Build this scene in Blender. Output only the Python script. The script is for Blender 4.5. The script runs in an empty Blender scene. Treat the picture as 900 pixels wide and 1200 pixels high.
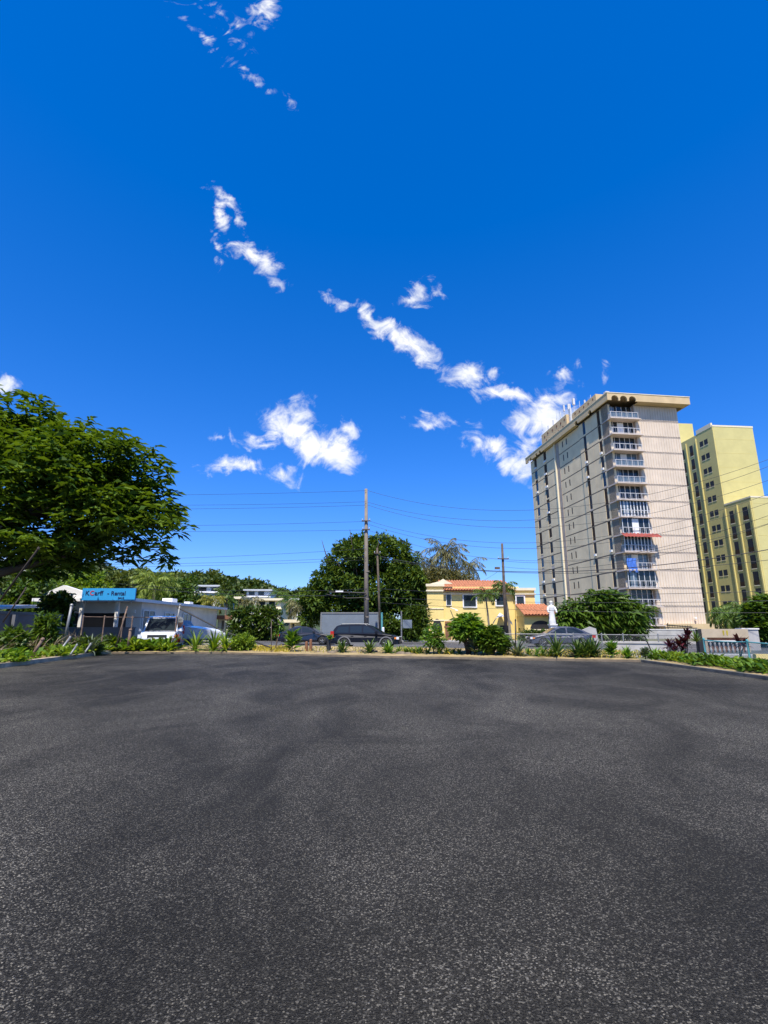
import bpy, bmesh, math, random
import numpy as np
from mathutils import Vector, Matrix
S = bpy.context.scene
COL = S.collection
R = math.radians
rng = np.random.default_rng(7)
random.seed(7)

# ------------------------------------------------------------------ camera
CAM_H, PITCH, FPX = 1.5, R(12.8), 585.0
cd = bpy.data.cameras.new('camera')
cam = bpy.data.objects.new('camera', cd)
COL.objects.link(cam)
cam.location = (0, 0, CAM_H)
cam.rotation_euler = (R(90) + PITCH, 0, 0)
cd.sensor_fit = 'VERTICAL'
cd.sensor_height = 24
cd.lens = 24 * FPX / 1200
cd.clip_start = 0.05
cd.clip_end = 6000
S.camera = cam

# ------------------------------------------------------------------ light
SUN_AZ = math.atan2(-0.13, -1.0)      # from +Y towards +X
SUN_EL = R(60)
sun_dir = Vector((math.sin(SUN_AZ) * math.cos(SUN_EL), math.cos(SUN_AZ) * math.cos(SUN_EL), math.sin(SUN_EL)))
sl = bpy.data.lights.new('sun', 'SUN')
sl.energy = 4.9
sl.angle = R(0.53)
sl.color = (1.0, 0.94, 0.84)
so = bpy.data.objects.new('sun', sl)
COL.objects.link(so)
so.rotation_euler = sun_dir.to_track_quat('Z', 'Y').to_euler()
S.view_settings.view_transform = 'Standard'
S.view_settings.look = 'None'
S.view_settings.exposure = 0.45
S.view_settings.gamma = 1
S.view_settings.use_curve_mapping = False
S.render.engine = 'CYCLES'
S.cycles.max_bounces = 6
S.cycles.transparent_max_bounces = 6
S.cycles.caustics_reflective = False
S.cycles.caustics_refractive = False

_s, _c = math.sin(PITCH), math.cos(PITCH)
def ray(px, py):
    x = px - 450; y = 600 - py
    F = FPX * _c - y * _s; U = FPX * _s + y * _c
    return x / F, U / F
def at(px, py, Y):
    a, b = ray(px, py)
    return Vector((a * Y, Y, b * Y + CAM_H))
def gnd(px, py, z=0.0):
    a, b = ray(px, py)
    Y = (z - CAM_H) / b
    return Vector((a * Y, Y, z))

# ------------------------------------------------------------------ world: Nishita sky and small cumulus
W = bpy.data.worlds.new('World')
S.world = W
W.use_nodes = True
nt = W.node_tree
nt.nodes.clear()
def N(t, **kw):
    n = nt.nodes.new(t)
    for k, v in kw.items(): setattr(n, k, v)
    return n
def LK(a, b): nt.links.new(a, b)
def MATH(op, a, b=None, clamp=False):
    n = N('ShaderNodeMath', operation=op, use_clamp=clamp)
    for i, v in enumerate((a, b)):
        if v is None: continue
        if isinstance(v, (int, float)): n.inputs[i].default_value = v
        else: LK(v, n.inputs[i])
    return n.outputs[0]
sky = N('ShaderNodeTexSky', sky_type='NISHITA')
sky.sun_disc = False
sky.sun_elevation = SUN_EL
sky.sun_rotation = SUN_AZ
sky.altitude = 20
sky.air_density = 1.0
sky.dust_density = 0.25
sky.ozone_density = 3.2
hs = N('ShaderNodeHueSaturation')
hs.inputs['Hue'].default_value = 0.5
hs.inputs['Saturation'].default_value = 1.42
hs.inputs['Value'].default_value = 1.0
LK(sky.outputs[0], hs.inputs['Color'])
tint = N('ShaderNodeMixRGB', blend_type='MULTIPLY'); tint.inputs[0].default_value = 1
tint.inputs[2].default_value = (0.78, 1.28, 1.66, 1)
LK(hs.outputs[0], tint.inputs[1])
gm = N('ShaderNodeGamma'); gm.inputs['Gamma'].default_value = 0.8; LK(tint.outputs[0], gm.inputs['Color'])
tint2 = N('ShaderNodeMixRGB', blend_type='MULTIPLY'); tint2.inputs[0].default_value = 1
tint2.inputs[2].default_value = (1.30, 1.20, 1.66, 1); LK(gm.outputs[0], tint2.inputs[1])
tc = N('ShaderNodeTexCoord')
sep = N('ShaderNodeSeparateXYZ')
LK(tc.outputs['Generated'], sep.inputs[0])
ysafe = MATH('MAXIMUM', sep.outputs[1], 0.05)
comb = N('ShaderNodeCombineXYZ')
LK(MATH('DIVIDE', sep.outputs[0], ysafe), comb.inputs[0])
LK(MATH('DIVIDE', sep.outputs[2], ysafe), comb.inputs[1])
def vnoise(scale, detail, rough=0.55, off=(0, 0, 0), dist=0.0):
    m = N('ShaderNodeMapping'); m.inputs['Location'].default_value = off
    LK(comb.outputs[0], m.inputs[0])
    n = N('ShaderNodeTexNoise'); n.inputs['Scale'].default_value = scale
    n.inputs['Detail'].default_value = detail; n.inputs['Roughness'].default_value = rough
    n.inputs['Distortion'].default_value = dist
    LK(m.outputs[0], n.inputs['Vector'])
    return n
wn = vnoise(11, 5, 0.62)
wsub = N('ShaderNodeVectorMath', operation='SUBTRACT'); LK(wn.outputs['Color'], wsub.inputs[0]); wsub.inputs[1].default_value = (.5, .5, .5)
wsc = N('ShaderNodeVectorMath', operation='SCALE'); LK(wsub.outputs[0], wsc.inputs[0]); wsc.inputs['Scale'].default_value = 0.10
wadd = N('ShaderNodeVectorMath', operation='ADD'); LK(comb.outputs[0], wadd.inputs[0]); LK(wsc.outputs[0], wadd.inputs[1])
wflat = N('ShaderNodeVectorMath', operation='MULTIPLY'); LK(wadd.outputs[0], wflat.inputs[0]); wflat.inputs[1].default_value = (1, 1, 0)
CLOUDS = [  # px, py, half length, half width, tilt, strength
 (212, 14, 34, 7, 45, .55), (240, 45, 18, 6, 60, .75), (258, 14, 36, 8, 35, .5), (312, 8, 26, 14, -65, .95), (264, 40, 18, 7, 35, .5),
 (298, 90, 34, 7, 38, .55), (334, 118, 14, 5, 45, .45),
 (263, 234, 24, 9, 45, .95), (256, 256, 26, 10, 75, 1.0), (281, 260, 20, 6, 70, .7), (252, 288, 20, 6, 60, .6), (290, 299, 28, 11, 25, .95), (316, 314, 24, 16, 55, 1.05),
 (402, 356, 28, 6, 22, .62), (432, 369, 24, 9, 35, .95), (456, 386, 34, 14, 36, 1.1), (486, 409, 32, 17, 42, 1.12), (490, 346, 20, 14, -30, .95), (512, 340, 14, 6, 70, .7),
 (551, 438, 34, 15, -12, 1.05), (596, 462, 38, 13, 14, 1.05), (642, 492, 42, 36, 0, 1.1), (652, 466, 30, 18, -10, 1.0), (658, 442, 18, 7, 10, .65), (712, 440, 16, 7, 70, .55),
 (576, 520, 34, 18, 35, 1.05), (602, 540, 40, 20, 28, 1.15), (628, 520, 30, 16, -40, .8), (503, 493, 26, 9, 8, .75), (668, 505, 36, 44, 0, 1.0), (676, 432, 10, 6, 0, .5),
 (346, 506, 44, 22, 22, 1.25), (388, 527, 36, 21, 18, 1.3), (366, 519, 40, 22, 20, 1.2), (304, 516, 42, 11, 3, .9), (256, 510, 14, 6, 0, .6), (274, 543, 38, 11, 5, .95), (330, 552, 24, 8, 10, .5), (350, 485, 20, 16, -60, .9), (400, 512, 22, 20, 0, .9),
 (6, 446, 24, 18, 0, 1.1), (10, 662, 70, 16, 0, .95),
]
acc = None
def uvof(px, py):
    a, b = ray(px, py); return Vector((a, b))
for (cx, cy, a, b, ang, st) in CLOUDS:
    if cy < 130: st -= .16
    a *= 1.26; b *= 1.18; st *= .95
    ca, sa = math.cos(R(ang)), math.sin(R(ang))
    c0 = uvof(cx, cy)
    e1 = (uvof(cx + ca, cy + sa) - c0) * a
    e2 = (uvof(cx - sa, cy + ca) - c0) * b
    area = abs(e1.x * e2.y - e1.y * e2.x)
    la = e1.length; lb = area / la
    m = N('ShaderNodeMapping', vector_type='TEXTURE')
    m.inputs['Location'].default_value = (c0.x, c0.y, 0)
    m.inputs['Rotation'].default_value = (0, 0, math.atan2(e1.y, e1.x))
    m.inputs['Scale'].default_value = (la, lb, 1)
    LK(wflat.outputs[0], m.inputs[0])
    ln = N('ShaderNodeVectorMath', operation='LENGTH'); LK(m.outputs[0], ln.inputs[0])
    v = MATH('MULTIPLY', MATH('SUBTRACT', 1.0, ln.outputs['Value']), st)
    acc = v if acc is None else MATH('MAXIMUM', acc, v)
acc = MATH('MAXIMUM', acc, -1.0)
n1 = vnoise(15, 8, 0.58, (3, 1, 0), 1.8)
n3 = vnoise(52, 6, .7, (1, 7, 0), 1.6)
acc = MATH('ADD', acc, MATH('MULTIPLY', MATH('SUBTRACT', n3.outputs['Fac'], .5), .3))
dens0 = MATH('ADD', acc, MATH('MULTIPLY', MATH('SUBTRACT', n1.outputs['Fac'], 0.53), 1.95))
mr = N('ShaderNodeMapRange', interpolation_type='SMOOTHSTEP'); LK(dens0, mr.inputs['Value'])
mr.inputs['From Min'].default_value = 0.03; mr.inputs['From Max'].default_value = 1.0
front = MATH('GREATER_THAN', sep.outputs[1], 0.06)
dens = MATH('MULTIPLY', MATH('MULTIPLY', mr.outputs[0], 0.97), front)
n2 = vnoise(14, 5, 0.55, (8, 2.04, 0))
cr = N('ShaderNodeValToRGB'); LK(n2.outputs['Fac'], cr.inputs[0])
cr.color_ramp.elements[0].position = .32; cr.color_ramp.elements[0].color = (8.0, 8.4, 8.9, 1)
cr.color_ramp.elements[1].position = .58; cr.color_ramp.elements[1].color = (10.3, 10.2, 10.1, 1)
mx = N('ShaderNodeMixRGB'); LK(dens, mx.inputs[0]); LK(tint2.outputs[0], mx.inputs[1]); LK(cr.outputs[0], mx.inputs[2])
bg = N('ShaderNodeBackground'); bg.inputs['Strength'].default_value = 0.085
LK(mx.outputs[0], bg.inputs[0])
wo = N('ShaderNodeOutputWorld'); LK(bg.outputs[0], wo.inputs[0])

# ------------------------------------------------------------------ materials
def mat(name, col, rough=0.7, var=0.0, scale=3.0, bump=0.0, bscale=30.0, metal=0.0, spec=0.5, col2=None, coat=0.0, trans=None, leaf=False, detail=4):
    m = bpy.data.materials.new(name); m.use_nodes = True
    t = m.node_tree; b = t.nodes['Principled BSDF']
    b.inputs['Roughness'].default_value = rough
    b.inputs['Metallic'].default_value = metal
    b.inputs['Specular IOR Level'].default_value = spec
    b.inputs['Coat Weight'].default_value = coat
    b.inputs['Coat Roughness'].default_value = 0.04
    b.inputs['Base Color'].default_value = (*col, 1)
    if var or col2:
        tcn = t.nodes.new('ShaderNodeTexCoord')
        if leaf:
            g = t.nodes.new('ShaderNodeNewGeometry'); src = g.outputs['Random Per Island']
        else:
            n = t.nodes.new('ShaderNodeTexNoise'); n.inputs['Scale'].default_value = scale; n.inputs['Detail'].default_value = detail
            n.inputs['Roughness'].default_value = .62
            t.links.new(tcn.outputs['Object'], n.inputs['Vector']); src = n.outputs['Fac']
        r = t.nodes.new('ShaderNodeValToRGB')
        r.color_ramp.elements[0].position = 0.0 if leaf else .3; r.color_ramp.elements[1].position = 1.0 if leaf else .7
        lo = tuple(max(0, c * (1 - var)) for c in col); hi = col2 if col2 else tuple(min(1, c * (1 + var)) for c in col)
        r.color_ramp.elements[0].color = (*lo, 1); r.color_ramp.elements[1].color = (*hi, 1)
        t.links.new(src, r.inputs[0]); t.links.new(r.outputs[0], b.inputs['Base Color'])
        csrc = r.outputs[0]
    else: csrc = None
    if bump:
        tcn = t.nodes.new('ShaderNodeTexCoord')
        n = t.nodes.new('ShaderNodeTexNoise'); n.inputs['Scale'].default_value = bscale; n.inputs['Detail'].default_value = 5
        t.links.new(tcn.outputs['Object'], n.inputs['Vector'])
        bp = t.nodes.new('ShaderNodeBump'); bp.inputs['Strength'].default_value = bump; bp.inputs['Distance'].default_value = .02
        t.links.new(n.outputs['Fac'], bp.inputs['Height']); t.links.new(bp.outputs[0], b.inputs['Normal'])
    if trans:
        tr = t.nodes.new('ShaderNodeBsdfTranslucent'); ms = t.nodes.new('ShaderNodeMixShader'); ms.inputs[0].default_value = trans
        if csrc is not None:
            mm = t.nodes.new('ShaderNodeMixRGB'); mm.blend_type = 'MULTIPLY'; mm.inputs[0].default_value = 1
            mm.inputs[2].default_value = (1.5, 1.35, .45, 1); t.links.new(csrc, mm.inputs[1]); t.links.new(mm.outputs[0], tr.inputs[0])
        else: tr.inputs[0].default_value = (*col, 1)
        t.links.new(b.outputs[0], ms.inputs[1]); t.links.new(tr.outputs[0], ms.inputs[2])
        t.links.new(ms.outputs[0], t.nodes['Material Output'].inputs[0])
    return m
def leafmat(name, c1, c2, trans=.25, rough=.5):
    m = mat(name, c1, rough, var=0.0, col2=c2, leaf=True, trans=trans, spec=.35)
    return m

def asphalt_mat(name, base, patch, speck, stone_scale):
    m = bpy.data.materials.new(name); m.use_nodes = True
    t = m.node_tree; b = t.nodes['Principled BSDF']; L = t.links.new
    tcn = t.nodes.new('ShaderNodeTexCoord')
    def noise(scale, detail, stretch=(1, 1, 1), rough=.6, dist=0):
        mp = t.nodes.new('ShaderNodeMapping'); mp.inputs['Scale'].default_value = stretch; L(tcn.outputs['Object'], mp.inputs[0])
        n = t.nodes.new('ShaderNodeTexNoise'); n.inputs['Scale'].default_value = scale; n.inputs['Detail'].default_value = detail
        n.inputs['Roughness'].default_value = rough; n.inputs['Distortion'].default_value = dist; L(mp.outputs[0], n.inputs['Vector']); return n
    def ramp(src, p0, c0, p1, c1):
        r = t.nodes.new('ShaderNodeValToRGB'); L(src, r.inputs[0])
        r.color_ramp.elements[0].position = p0; r.color_ramp.elements[1].position = p1
        r.color_ramp.elements[0].color = (*c0, 1); r.color_ramp.elements[1].color = (*c1, 1); return r
    big = noise(.75, 6, (.75, .45, 1), .66, .9)
    big2 = noise(.16, 3, (1, .6, 1), .5)
    ad = t.nodes.new('ShaderNodeMath'); ad.operation = 'ADD'; L(big.outputs['Fac'], ad.inputs[0]); L(big2.outputs['Fac'], ad.inputs[1])
    r0 = ramp(ad.outputs[0], .44 * 2, base, .62 * 2 if .62 * 2 <= 1 else 1.0, patch)
    # ramp positions must lie in 0..1: halve the sum
    hv = t.nodes.new('ShaderNodeMath'); hv.operation = 'MULTIPLY'; hv.inputs[1].default_value = .5; L(ad.outputs[0], hv.inputs[0]); L(hv.outputs[0], r0.inputs[0])
    r0.color_ramp.elements[0].position = .41; r0.color_ramp.elements[1].position = .60
    vo = t.nodes.new('ShaderNodeTexVoronoi'); vo.inputs['Scale'].default_value = stone_scale
    L(tcn.outputs['Object'], vo.inputs['Vector'])
    sp = t.nodes.new('ShaderNodeSeparateColor'); L(vo.outputs['Color'], sp.inputs[0])
    # each stone: random tone, a few pale ones
    tone = ramp(sp.outputs[0], 0, (.08, .08, .08), 1, (1.55, 1.55, 1.55))
    e = tone.color_ramp.elements.new(.60); e.color = (.5, .5, .5, 1)
    e = tone.color_ramp.elements.new(.86); e.color = (2.3, 2.3, 2.3, 1)
    tone.color_ramp.elements[-1].color = (7.5, 7.4, 7.2, 1)
    mu = t.nodes.new('ShaderNodeMixRGB'); mu.blend_type = 'MULTIPLY'; mu.inputs[0].default_value = speck
    L(r0.outputs[0], mu.inputs[1]); L(tone.outputs[0], mu.inputs[2])
    L(mu.outputs[0], b.inputs['Base Color'])
    fine = noise(stone_scale * 1.4, 3)
    h = t.nodes.new('ShaderNodeMath'); h.operation = 'SUBTRACT'; L(fine.outputs['Fac'], h.inputs[0]); L(vo.outputs['Distance'], h.inputs[1])
    bp = t.nodes.new('ShaderNodeBump'); bp.inputs['Strength'].default_value = .95; bp.inputs['Distance'].default_value = .016
    L(h.outputs[0], bp.inputs['Height']); L(bp.outputs[0], b.inputs['Normal'])
    b.inputs['Roughness'].default_value = .7; b.inputs['Specular IOR Level'].default_value = .14
    b.inputs['Sheen Weight'].default_value = .035; b.inputs['Sheen Roughness'].default_value = .3; b.inputs['Sheen Tint'].default_value = (1, .95, .86, 1)
    return m

M = {}
M['asphalt'] = asphalt_mat('lot_asphalt', (.0165, .0152, .0120), (.078, .0712, .0570), 1.0, 128)
M['street'] = asphalt_mat('street_asphalt', (.085, .082, .08), (.12, .117, .113), .4, 40)
M['kerb'] = mat('kerb_concrete', (.18, .14, .095), .9, .35, 2.5, .5, 40)
M['kerb_pale'] = mat('pale_kerb', (.42, .34, .24), .9, .35, 2.5, .5, 40)
M['kerb_dark'] = mat('kerb_weathered', (.14, .125, .10), .9, .4, 3, .5, 40)
M['concrete'] = mat('concrete', (.42, .40, .37), .85, .18, 1.2, .3, 30)
M['pavement'] = mat('pavement_concrete', (.38, .36, .33), .9, .2, .8, .2, 20)
M['beige_wall'] = mat('beige_wall', (.46, .37, .25), .85, .15, 1.5)
M['soil'] = mat('sandy_soil', (.34, .25, .12), .95, .45, 1.4, .8, 25, col2=(.50, .37, .16))
M['earth'] = mat('ground_earth', (.13, .13, .07), .95, .4, .2, .4, 4)
M['hill'] = mat('hill_green', (.03, .055, .015), .9, .5, .12, .8, .6, col2=(.06, .09, .025))
M['cream'] = mat('cream_panel', (.675, .56, .435), .85, .12, .35, .15, 8)
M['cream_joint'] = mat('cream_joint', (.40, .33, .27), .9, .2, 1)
M['joint_brown'] = mat('brown_joint', (.19, .145, .10), .9, .2, 1)
M['shade_panel'] = mat('cream_panel_shade_side', (.84, .655, .40), .88, .12, .35, .2, 6)  # cream for the shaded side; extra warm light put into its colour
M['fascia'] = mat('cream_fascia', (.62, .46, .25), .8, .12, .6)
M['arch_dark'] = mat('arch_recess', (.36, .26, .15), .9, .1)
M['slab'] = mat('balcony_slab', (.60, .50, .42), .85, .08)
M['white'] = mat('white_paint', (.78, .77, .75), .6, .05)
M['rail_white'] = mat('white_railing', (.62, .61, .60), .6)
M['glass'] = mat('window_glass', (.02, .028, .033), .08, spec=.45)
M['glass_blue'] = mat('blue_glass', (.11, .15, .18), .15, spec=.8)
M['dark'] = mat('dark_opening', (.018, .016, .015), .6)
M['brown_glass'] = mat('brown_louvre', (.055, .035, .022), .7, .3, 1.5, spec=.15)
M['metal'] = mat('grey_metal', (.35, .36, .38), .45, metal=.7)
M['antenna'] = mat('antenna_grey', (.55, .58, .62), .5, .1)
M['yellow'] = mat('yellow_render', (.60, .525, .215), .85, .07, .4, .1, 8)
M['yellow_shade_side'] = mat('yellow_render_shade_side', (.64, .54, .20), .85, .07, .4, .1, 8)  # yellow copy, the light of the shaded side put into its colour; joints too
M['house_yellow'] = mat('house_yellow', (.79, .605, .22), .85, .08, .6, .15, 10)
M['trim'] = mat('pale_trim', (.80, .70, .48), .8, .06)
M['terracotta'] = mat('terracotta_tiles', (.43, .17, .08), .8, .4, 5, .3, 15)
M['red'] = mat('red_canvas', (.27, .05, .035), .8, .2, 3)
M['blue_cloth'] = mat('blue_cloth', (.06, .17, .55), .8, .15, 4)
M['sign_blue'] = mat('sign_blue', (.03, .32, .72), .5, .05)
M['navy'] = mat('navy_letters', (.01, .02, .10), .5)
M['letter_red'] = mat('red_letter', (.6, .04, .03), .5)
M['wall_white'] = mat('weathered_white_wall', (.78, .74, .67), .85, .12, .8, .15, 8)
M['wall_grey'] = mat('grey_wall', (.12, .12, .125), .9, .3, .8, .3, 10)
M['blue_wall'] = mat('pale_blue_wall', (.28, .36, .42), .85, .15, 1)
M['black_paint'] = mat('navy_black_car_paint', (.006, .007, .012), .35, coat=.25, spec=.25)
M['dark_paint'] = mat('dark_violet_car_paint', (.012, .012, .018), .25, coat=.9, spec=.4)
M['silver_paint'] = mat('slate_car_paint', (.075, .08, .10), .35, metal=.35, coat=.5)
M['white_paint'] = mat('white_car_paint', (.78, .79, .80), .3, coat=1.0)
M['plastic'] = mat('black_plastic', (.02, .02, .021), .6)
M['cladding'] = mat('grey_cladding', (.17, .165, .16), .65)
M['rubber'] = mat('tyre_rubber', (.018, .018, .018), .85)
M['alloy'] = mat('alloy', (.50, .51, .53), .35, metal=.7)
M['lamp_glass'] = mat('lamp_glass', (.75, .76, .78), .1, spec=.8)
M['amber'] = mat('amber_lens', (.8, .25, .04), .25)
M['tail_red'] = mat('red_lens', (.45, .015, .012), .25)
M['chrome'] = mat('chrome', (.7, .7, .72), .15, metal=1)
M['pole_concrete'] = mat('pole_concrete', (.23, .19, .145), .9, .15, 1.5, .3, 20)
M['pole_wood'] = mat('pole_wood', (.10, .075, .055), .9, .35, 3, .5, 25)
M['wire'] = mat('wire_black', (.02, .02, .025), .6)
M['rust'] = mat('rusty_pipe', (.20, .13, .09), .85, .4, 6, .4, 40)
M['galv'] = mat('galvanised_pipe', (.26, .26, .25), .55, .15, 5, metal=.4)
M['teal'] = mat('teal_paint', (.10, .33, .34), .55, .15, 3)
M['wood_stub'] = mat('brown_stump', (.20, .09, .045), .9, .3, 8, .5, 30)
M['container'] = mat('grey_container', (.16, .19, .22), .7, .12, 1)
M['roof_brown'] = mat('brown_roof', (.22, .10, .055), .85, .25, 2)
M['roof_grey'] = mat('pale_flat_roof', (.55, .57, .60), .8, .1, .5)
M['bark'] = mat('bark', (.11, .085, .06), .95, .35, 4, .8, 25)
M['bark_grey'] = mat('grey_bark', (.20, .17, .13), .95, .3, 4, .6, 20)
M['bark_dark'] = mat('dark_bark', (.06, .045, .035), .95, .3, 4, .6, 20)
M['stone'] = mat('pale_stone', (.72, .70, .66), .7, .08, 3)
M['lf_flame'] = mat('flame_tree_leaf', (.022, .06, .007), .68, col2=(.13, .21, .02), leaf=True, trans=.35, spec=.2)
M['lf_dark'] = leafmat('dark_tree_leaf', (.018, .048, .006), (.10, .155, .02), .25, .42)
M['lf_big'] = mat('big_tree_leaf', (.02, .055, .006), .65, col2=(.13, .195, .026), leaf=True, trans=.28, spec=.2)
M['lf_mid'] = leafmat('mid_green_leaf', (.03, .075, .008), (.12, .20, .022), .3, .45)
M['lf_hill'] = leafmat('hill_leaf', (.024, .052, .008), (.105, .145, .024), .25)
M['lf_hill_pale'] = leafmat('pale_hill_leaf', (.05, .085, .014), (.16, .19, .035), .25)
M['lf_palm'] = leafmat('palm_leaf', (.03, .08, .009), (.14, .215, .027), .3)
M['lf_palm_bright'] = leafmat('bright_palm_leaf', (.08, .14, .016), (.27, .33, .05), .3)
M['lf_palm_dry'] = leafmat('dry_palm_leaf', (.06, .07, .018), (.24, .22, .09), .2)
M['lf_palm_gold'] = leafmat('golden_palm_leaf', (.10, .12, .015), (.32, .30, .05), .3)
M['lf_lime'] = leafmat('lime_leaf', (.07, .15, .01), (.26, .36, .03), .35)
M['lf_fresh'] = leafmat('fresh_leaf', (.045, .13, .010), (.17, .29, .03), .35)
M['lf_spike'] = leafmat('spiky_leaf', (.035, .085, .015), (.15, .22, .05), .25)
M['lf_grey'] = leafmat('grey_green_leaf', (.06, .09, .05), (.17, .21, .14), .2)
M['lf_burg'] = leafmat('burgundy_leaf', (.035, .006, .010), (.10, .02, .028), .2, .4)
M['lf_red'] = leafmat('red_leaf', (.14, .02, .02), (.30, .09, .04), .25, .45)
M['lf_yellow'] = leafmat('yellow_leaf', (.30, .26, .03), (.62, .50, .06), .3)
M['lf_white'] = leafmat('white_petal', (.6, .6, .56), (.8, .8, .76), .3)
M['lf_dry'] = leafmat('dry_stalk', (.12, .09, .05), (.30, .25, .15), .1)

# ------------------------------------------------------------------ mesh builder
class MB:
    def __init__(s): s.v = []; s.f = []
    def add(s, vs, fs):
        o = len(s.v); s.v += [tuple(p) for p in vs]; s.f += [tuple(i + o for i in f) for f in fs]; return s
    def box(s, x0, x1, y0, y1, z0, z1):
        return s.add([(x0, y0, z0), (x1, y0, z0), (x1, y1, z0), (x0, y1, z0), (x0, y0, z1), (x1, y0, z1), (x1, y1, z1), (x0, y1, z1)],
                     [(0, 3, 2, 1), (4, 5, 6, 7), (0, 1, 5, 4), (1, 2, 6, 5), (2, 3, 7, 6), (3, 0, 4, 7)])
    def tube(s, pts, rad, n=8, cap=True):
        pts = [Vector(p) for p in pts]
        if not hasattr(rad, '__len__'): rad = [rad] * len(pts)
        rings = []
        up = None
        for i, p in enumerate(pts):
            d = (pts[min(i + 1, len(pts) - 1)] - pts[max(i - 1, 0)]).normalized()
            if up is None:
                up = Vector((0, 0, 1)) if abs(d.z) < .9 else Vector((1, 0, 0))
            a = d.cross(up).normalized(); b = a.cross(d).normalized(); up = b
            rings.append([p + (a * math.cos(2 * math.pi * k / n) + b * math.sin(2 * math.pi * k / n)) * rad[i] for k in range(n)])
        vs = [q for r in rings for q in r]; fs = []
        for i in range(len(pts) - 1):
            for k in range(n):
                k2 = (k + 1) % n
                fs.append((i * n + k, i * n + k2, (i + 1) * n + k2, (i + 1) * n + k))
        if cap:
            fs.append(tuple(range(n - 1, -1, -1))); fs.append(tuple(range((len(pts) - 1) * n, len(pts) * n)))
        return s.add(vs, fs)
    def bar(s, a, b, w=.04, h=None):           # square bar
        return s.tube([a, b], w * .7071, 4)
    def prism(s, poly, axis, t0, t1):          # 2-D outline pushed along an axis
        def P(p, t): return {'x': (t, p[0], p[1]), 'y': (p[0], t, p[1]), 'z': (p[0], p[1], t)}[axis]
        n = len(poly)
        vs = [P(p, t0) for p in poly] + [P(p, t1) for p in poly]
        fs = [tuple(range(n)), tuple(range(2 * n - 1, n - 1, -1))] + [(i, i + n, (i + 1) % n + n, (i + 1) % n) for i in range(n)]
        return s.add(vs, fs)
    def lathe(s, prof, n=16, c=(0, 0, 0), axis='z'):
        vs = []; fs = []
        for (r, h) in prof:
            for k in range(n):
                a = 2 * math.pi * k / n
                p = (r * math.cos(a), r * math.sin(a), h)
                if axis == 'y': p = (p[0], p[2], p[1])
                if axis == 'x': p = (p[2], p[0], p[1])
                vs.append((p[0] + c[0], p[1] + c[1], p[2] + c[2]))
        m = len(prof)
        for i in range(m - 1):
            for k in range(n):
                fs.append((i * n + k, i * n + (k + 1) % n, (i + 1) * n + (k + 1) % n, (i + 1) * n + k))
        fs.append(tuple(range(n))); fs.append(tuple(range((m - 1) * n, m * n)))
        return s.add(vs, fs)
    def quad(s, a, b, c, d): return s.add([a, b, c, d], [(0, 1, 2, 3)])
    def build(s, name, m, parent=None, smooth=False, fix=True):
        me = bpy.data.meshes.new(name)
        me.from_pydata(s.v, [], s.f)
        if fix:
            bm = bmesh.new(); bm.from_mesh(me); bmesh.ops.recalc_face_normals(bm, faces=bm.faces); bm.to_mesh(me); bm.free()
        if smooth: me.polygons.foreach_set('use_smooth', [True] * len(me.polygons))
        me.materials.append(M[m] if isinstance(m, str) else m)
        o = bpy.data.objects.new(name, me); COL.objects.link(o)
        if parent is not None: o.parent = parent
        return o
def tag(o, label=None, cat=None, group=None, kind=None):
    if label: o['label'] = label
    if cat: o['category'] = cat
    if group: o['group'] = group
    if kind: o['kind'] = kind
    return o
def thing(name, label, cat, loc=(0, 0, 0), rz=0.0, group=None):
    o = bpy.data.objects.new(name, None); COL.objects.link(o)
    o.location = loc; o.rotation_euler = (0, 0, rz); o.empty_display_size = .2
    return tag(o, label, cat, group)
def copy_thing(o, loc, rz=None, scale=None, label=None, parent=None):
    c = o.copy(); COL.objects.link(c)
    if parent is not None: c.parent = parent
    else:
        c.location = loc
        if rz is not None: c.rotation_euler = (0, 0, rz)
        if scale is not None: c.scale = (scale,) * 3 if not hasattr(scale, '__len__') else scale
        if label: c['label'] = label
    for ch in o.children: copy_thing(ch, None, parent=c)
    return c

# ------------------------------------------------------------------ foliage
def blades_mesh(name, m, P, D, L, Wd, parent=None, fold=.25, seed=0, droop=.12):
    r = np.random.default_rng(seed)
    P = np.asarray(P, float); D = np.asarray(D, float); n = len(P)
    D /= np.linalg.norm(D, axis=1, keepdims=True) + 1e-9
    L = np.broadcast_to(np.asarray(L, float), (n,))[:, None]; Wd = np.broadcast_to(np.asarray(Wd, float), (n,))[:, None]
    up = np.array([0, 0, 1.0]) + r.normal(0, .45, (n, 3))
    Sd = np.cross(D, up); Sd /= np.linalg.norm(Sd, axis=1, keepdims=True) + 1e-9
    Nn = np.cross(Sd, D)
    mid = P + D * L * .5 + Nn * L * .03
    tip = P + D * L - np.array([0, 0, 1.0]) * L * droop
    V = np.stack([P, mid + Sd * Wd * .5, tip, mid - Sd * Wd * .5], 1).reshape(-1, 3)
    me = bpy.data.meshes.new(name)
    me.vertices.add(4 * n); me.vertices.foreach_set('co', V.ravel().astype(np.float32))
    me.loops.add(4 * n); me.loops.foreach_set('vertex_index', np.arange(4 * n, dtype=np.int32))
    me.polygons.add(n); me.polygons.foreach_set('loop_start', np.arange(0, 4 * n, 4, dtype=np.int32))
    me.update(calc_edges=True); me.validate()
    me.materials.append(M[m])
    o = bpy.data.objects.new(name, me); COL.objects.link(o)
    if parent is not None: o.parent = parent
    return o
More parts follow.
